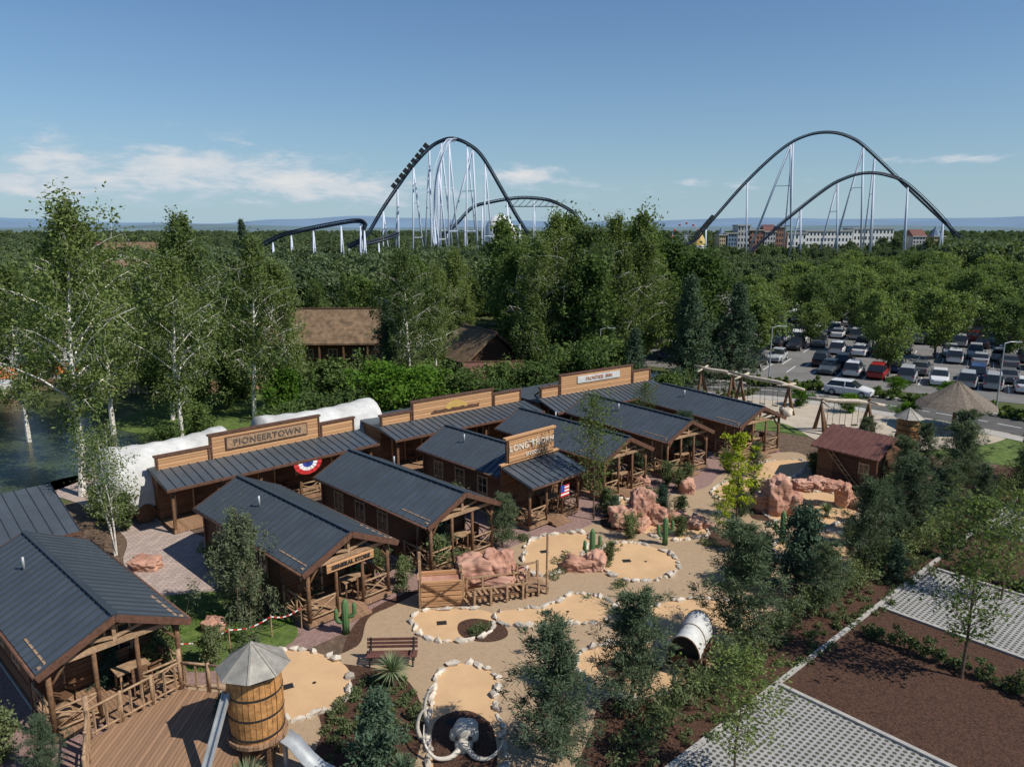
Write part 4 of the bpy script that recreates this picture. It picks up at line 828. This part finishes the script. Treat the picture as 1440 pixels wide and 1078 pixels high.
for x,y in P:A('posts','lpost').tube([(x,y,0),(x,y,1)],.03,6)
for a,b_ in zip(P,P[1:]):
    for i in range(10):
        p=Vector(a).lerp(Vector(b_),i/10);q=Vector(a).lerp(Vector(b_),(i+1)/10);f=lambda u:.92-.18*math.sin(math.pi*u)
        A('tape_'+('red' if i%2 else 'white'),'red' if i%2 else 'white').beam((p.x,p.y,f(i/10)),(q.x,q.y,f((i+1)/10)),.012,.05)
A.done()
A=Asm('flag',(2.4,37.6,0),R(45));A('pole','lpost').tube([(0,0,1.5),(-.2,-.5,3.1)],.03,6)
for i in range(7):A('stripes_'+('red' if i%2==0 else 'white'),'red' if i%2==0 else 'white').box((.1,-.45,2.8-i*.09),(.65,.02,.09))
A('canton','blue').box((-.1,-.462,2.67),(.28,.025,.36));A.done()
A=Asm('thatched_parasol',(35.8,58.6,0));A('post','post',True).tube([(0,0,0),(0,0,3.6)],.16,10)
n=24;V=[]
for r,z in((.05,4.1),(.6,3.7),(1.5,3.05),(2.4,2.5),(2.9,2.1),(2.6,2.05)):
    for i in range(n):V.append((r*math.cos(6.283*i/n)*(1+.03*(i%2)),r*math.sin(6.283*i/n)*(1+.03*(i%2)),z-.07*(i%3==0)))
A('thatch_roof','thatch').add(V,[(k*n+i,k*n+(i+1)%n,(k+1)*n+(i+1)%n,(k+1)*n+i) for k in range(5) for i in range(n)])
for i in range(6):a=i*1.047;A('braces','post').beam((0,0,1.5),(2*math.cos(a),2*math.sin(a),2.3),.1)
A.done()
def logframe(x,y,ang,L,h):
    A=Asm('log_climbing_frame',(x,y,0),R(ang));P=A('log_legs','post',True);Bm=A('log_beam','log',True)
    for sx in(-1,1):
        for s in(-1,1):P.tube([(sx*L*.38,s*1.0,0),(sx*L*.38,s*.35,h*.6),(sx*L*.38,-s*.15,h+.3)],[.17,.13,.08],8)
        P.tube([(sx*L*.38+.6,0,0),(sx*L*.38,0,h*.9)],[.14,.09],7)
    Bm.tube([(-L*.6,.1,h+.35),(-L*.2,0,h+.12),(L*.2,.05,h+.05),(L*.62,-.1,h-.25)],[.1,.17,.19,.11],9)
    Bm.tube([(-L*.38,-1.2,h+.0),(-L*.38,1.4,h+.2)],[.08,.12],7);Bm.tube([(L*.38,-1.4,h+.15),(L*.38,1.2,h-.1)],[.08,.12],7)
    for i in range(3):
        xx=-L*.22+i*L*.2
        for d in(-.22,.22):A('ropes','band').tube([(xx+d,0,h+.1),(xx+d,.1,.6)],.02,4)
        A('swing_seats','tyre').box((xx,.1,.58),(.5,.22,.05))
    A.done()
logframe(22.6,65.5,-45,6,2.7);logframe(26.6,58.0,0,5,2.5);logframe(20,71.5,-35,4,2.4)
for x,y in((24,63.5),(31.5,57.5),(20,62.5)):
    b=MB();b.rock((0,0,.3),(.6,.5,.5),x,3,.3);b.obj('boulder',M['stone'],smooth=True).location=(x,y,0)
# ------------------------------------------------------------ roller coasters
def track(A,pts,m='track',w=.85,n=10,close=False,key=''):
    c=catmull(pts,n,False);c=[Vector(p) for p in c];A('track_spine'+key,m,True).tube(c,.45,7);r=[[],[]]
    for i,p in enumerate(c):
        d=(c[min(i+1,len(c)-1)]-c[max(i-1,0)]).normalized();s=d.cross(Vector((0,0,1)));s=s.normalized() if s.length>.05 else Vector((0,1,0));u=s.cross(d).normalized()
        a=p+s*w+u*.9;b_=p-s*w+u*.9;r[0].append(a);r[1].append(b_);A('track_ties'+key,m).beam(p,a,.14);A('track_ties'+key,m).beam(p,b_,.14)
        if i<len(c)-1:
            e=(p+c[i+1])/2;A('track_ties'+key,m).beam(e,e+s*w+u*.9,.14);A('track_ties'+key,m).beam(e,e-s*w+u*.9,.14)
    for q in r:A('track_rails'+key,m,True).tube(q,.17,5)
    return c
def col(A,p,sx,sy=8,r=.42,single=False):
    p=Vector(p)-Vector((0,0,.6));k=p.z/60
    if p.z<3:return
    A('support_columns','csteel',True).tube([p,(p.x-sx*.15*k,p.y-sy*k,0)],r,8)
    if single:return
    A('support_columns','csteel',True).tube([p,(p.x+sx*k,p.y+sy*k,0)],r,8)
    for f in(.35,.7):
        a=p+(Vector((p.x+sx*k,p.y+sy*k,0))-p)*f;b_=p+(Vector((p.x-sx*.15*k,p.y-sy*k,0))-p)*f;A('support_braces','csteel').beam(a,b_,.3)
A=Asm('roller_coaster',(0,0,0))
c=track(A,[(78,396,6),(95,400,9),(104,400,19),(122,400,40),(139,400,56),(151,400,62.5),(163,400,64),(174,401,61.5),(184,402,55.5),(207,404,37),(231,406,18),(245,408,8),(255,410,5)])
for i in (18,30,44,82,99):
    if i<len(c):col(A,c[i],2,9,single=(i in(18,30)))
col(A,c[43],-18,6,.55);col(A,c[78],-10,6,.55)
c=track(A,[(104,362,-1),(113,366,3),(131,368,19),(150,370,34),(160,371,39.5),(170,372,42),(181,373,41),(192,374,36.5),(213,377,20),(224,380,8),(232,383,5)],key='_low')
for i in (24,36,54,70,88):
    if i<len(c):col(A,c[i],-8 if i<50 else 6)
for i in range(6):A('train_cars','band').box((96.5+i*1.6,400,12.4+i*1.9),(2.2,2.2,1.6),0,0,R(-50))
A.done()
A=Asm('roller_coaster',(0,0,0))
c=track(A,[(-66,328,10),(-62,330,14),(-55.5,330,24),(-49,330,33),(-42,330,42),(-35,330,49),(-30,330,52),(-25,330,53),(-19,330,51),(-13,331,46),(-5,333,33),(2,335,21),(9,337,11),(15,339,7)])
for i in (20,30,40,50,60,80,92,104,112):
    if i<len(c):col(A,c[i],-5 if i%4 else 5,8,.34)
col(A,c[84],-18,4,.4)
for i in range(9):A('train_cars','band').box((-50.5+i*1.75,330,34+i*2.05),(2,2.2,1.9),0,0,R(-50))
c=track(A,[(-33,345,12),(-26,346,17),(-18,347,25),(-10,348,27.5),(3,349,29.5),(14,350,29),(21,351,27),(28,352,23),(32,354,18)],key='_low')
for i in range(6,78,10):col(A,c[min(i,len(c)-1)],3,8,.3)
c=track(A,[(-24,326,52),(-26,322,51),(-28,316,46),(-30,311,38),(-31,308,28),(-31,305,18),(-30,300,10)],'csteel',1.1,8,key='_drop')
for i in (8,22,34):col(A,c[i],4,8,.34)
c=track(A,[(-92,256,9),(-86,252,9),(-76,250,13.5),(-70,250,15),(-60,250,17),(-51,250,18.3),(-48.5,250,17),(-50,252,12),(-55,256,10),(-45,262,12),(-40,268,14)],key='_turn',w=.6)
for i in range(8,90,9):
    if i<len(c):col(A,c[i],1,9,.24)
A('truss','band').beam((-3,349,26),(21,350,26),.4,.4)
for i in range(9):A('truss','band').beam((-3+i*3,349,26),(0+i*3,349,29),.25)
A.done()
def block(name,x,y,w_,d,h,wall,fl,ww,roof=None,ang=0):
    A=Asm(name,(x,y,0),R(ang));A('walls',wall).box((0,0,h/2),(w_,d,h));
    for f in range(fl):
        z=h*(f+.55)/fl
        for i in range(ww):A('windows','glass').box((-w_/2+w_*(i+.5)/ww,-d/2-.02,z),(w_/ww*.45,.1,h/fl*.5))
    A('cornice','concrete').box((0,0,h+.3),(w_+1,d+1,.7))
    if roof=='cone':A('spire',M['wallb']).tube([(0,0,h+.6),(0,0,h+.6+w_*.9)],[w_*.55,.1],10)
    if roof=='gable':A('roof','barnroof').prism([(-d/2-.5,h+.6),(0,h+d*.4),(d/2+.5,h+.6)],lambda p:(-w_/2-.5,p[0],p[1]),lambda p:(w_/2+.5,p[0],p[1]))
    A.done()
block('white_hotel',205,500,30,16,14.5,'wallw',4,13);block('white_hotel',236,505,26,16,16,'wallw',4,11);block('white_hotel',184,498,12,14,13,'wallw',3,5)
for x,w_,h,m,r in [(141,7,13,'wallb',None),(149,8,18,'wallg',None),(157,9,15,'wallr',None),(166,7,14,'wallg','gable'),(173,6,17,'wallr',None),(136,5,12,'wally','cone'),(262,8,11,'wallg','gable'),(275,7,11,'wally','cone'),(290,12,9,'wallw',None)]:block('theme_park_building',x,495,w_,12,h,m,5,4,r)
A=Asm('circus_tent',(118,480,0));A('canvas_roof','gold').tube([(0,0,6),(0,0,10),(0,0,16)],[5.5,3.5,.2],12);A('canvas_walls','white').tube([(0,0,0),(0,0,6)],5.5,12);A.done()
A=Asm('white_dome',(-6,370,0));b=A('shell','white',True);b.rock((0,0,4),(9,9,19),1,3,0);A('base_ring','steel').tube([(0,0,0),(0,0,4)],9.3,20);A.done()
A=Asm('ferris_wheel',(128,560,0));rr=10;A('rim','csteel').tube([(rr*math.cos(6.283*i/32),0,11+rr*math.sin(6.283*i/32)) for i in range(33)],.25,5)
for i in range(12):A('spokes','csteel').beam((0,0,11),(rr*math.cos(.5236*i),0,11+rr*math.sin(.5236*i)),.15);A('gondolas','red').box((rr*math.cos(.5236*i),0,11+rr*math.sin(.5236*i)-.9),(1.2,1.2,1.4))
for s in(-1,1):A('legs','csteel').beam((s*5,s,0),(0,s,11),.5)
A.done()
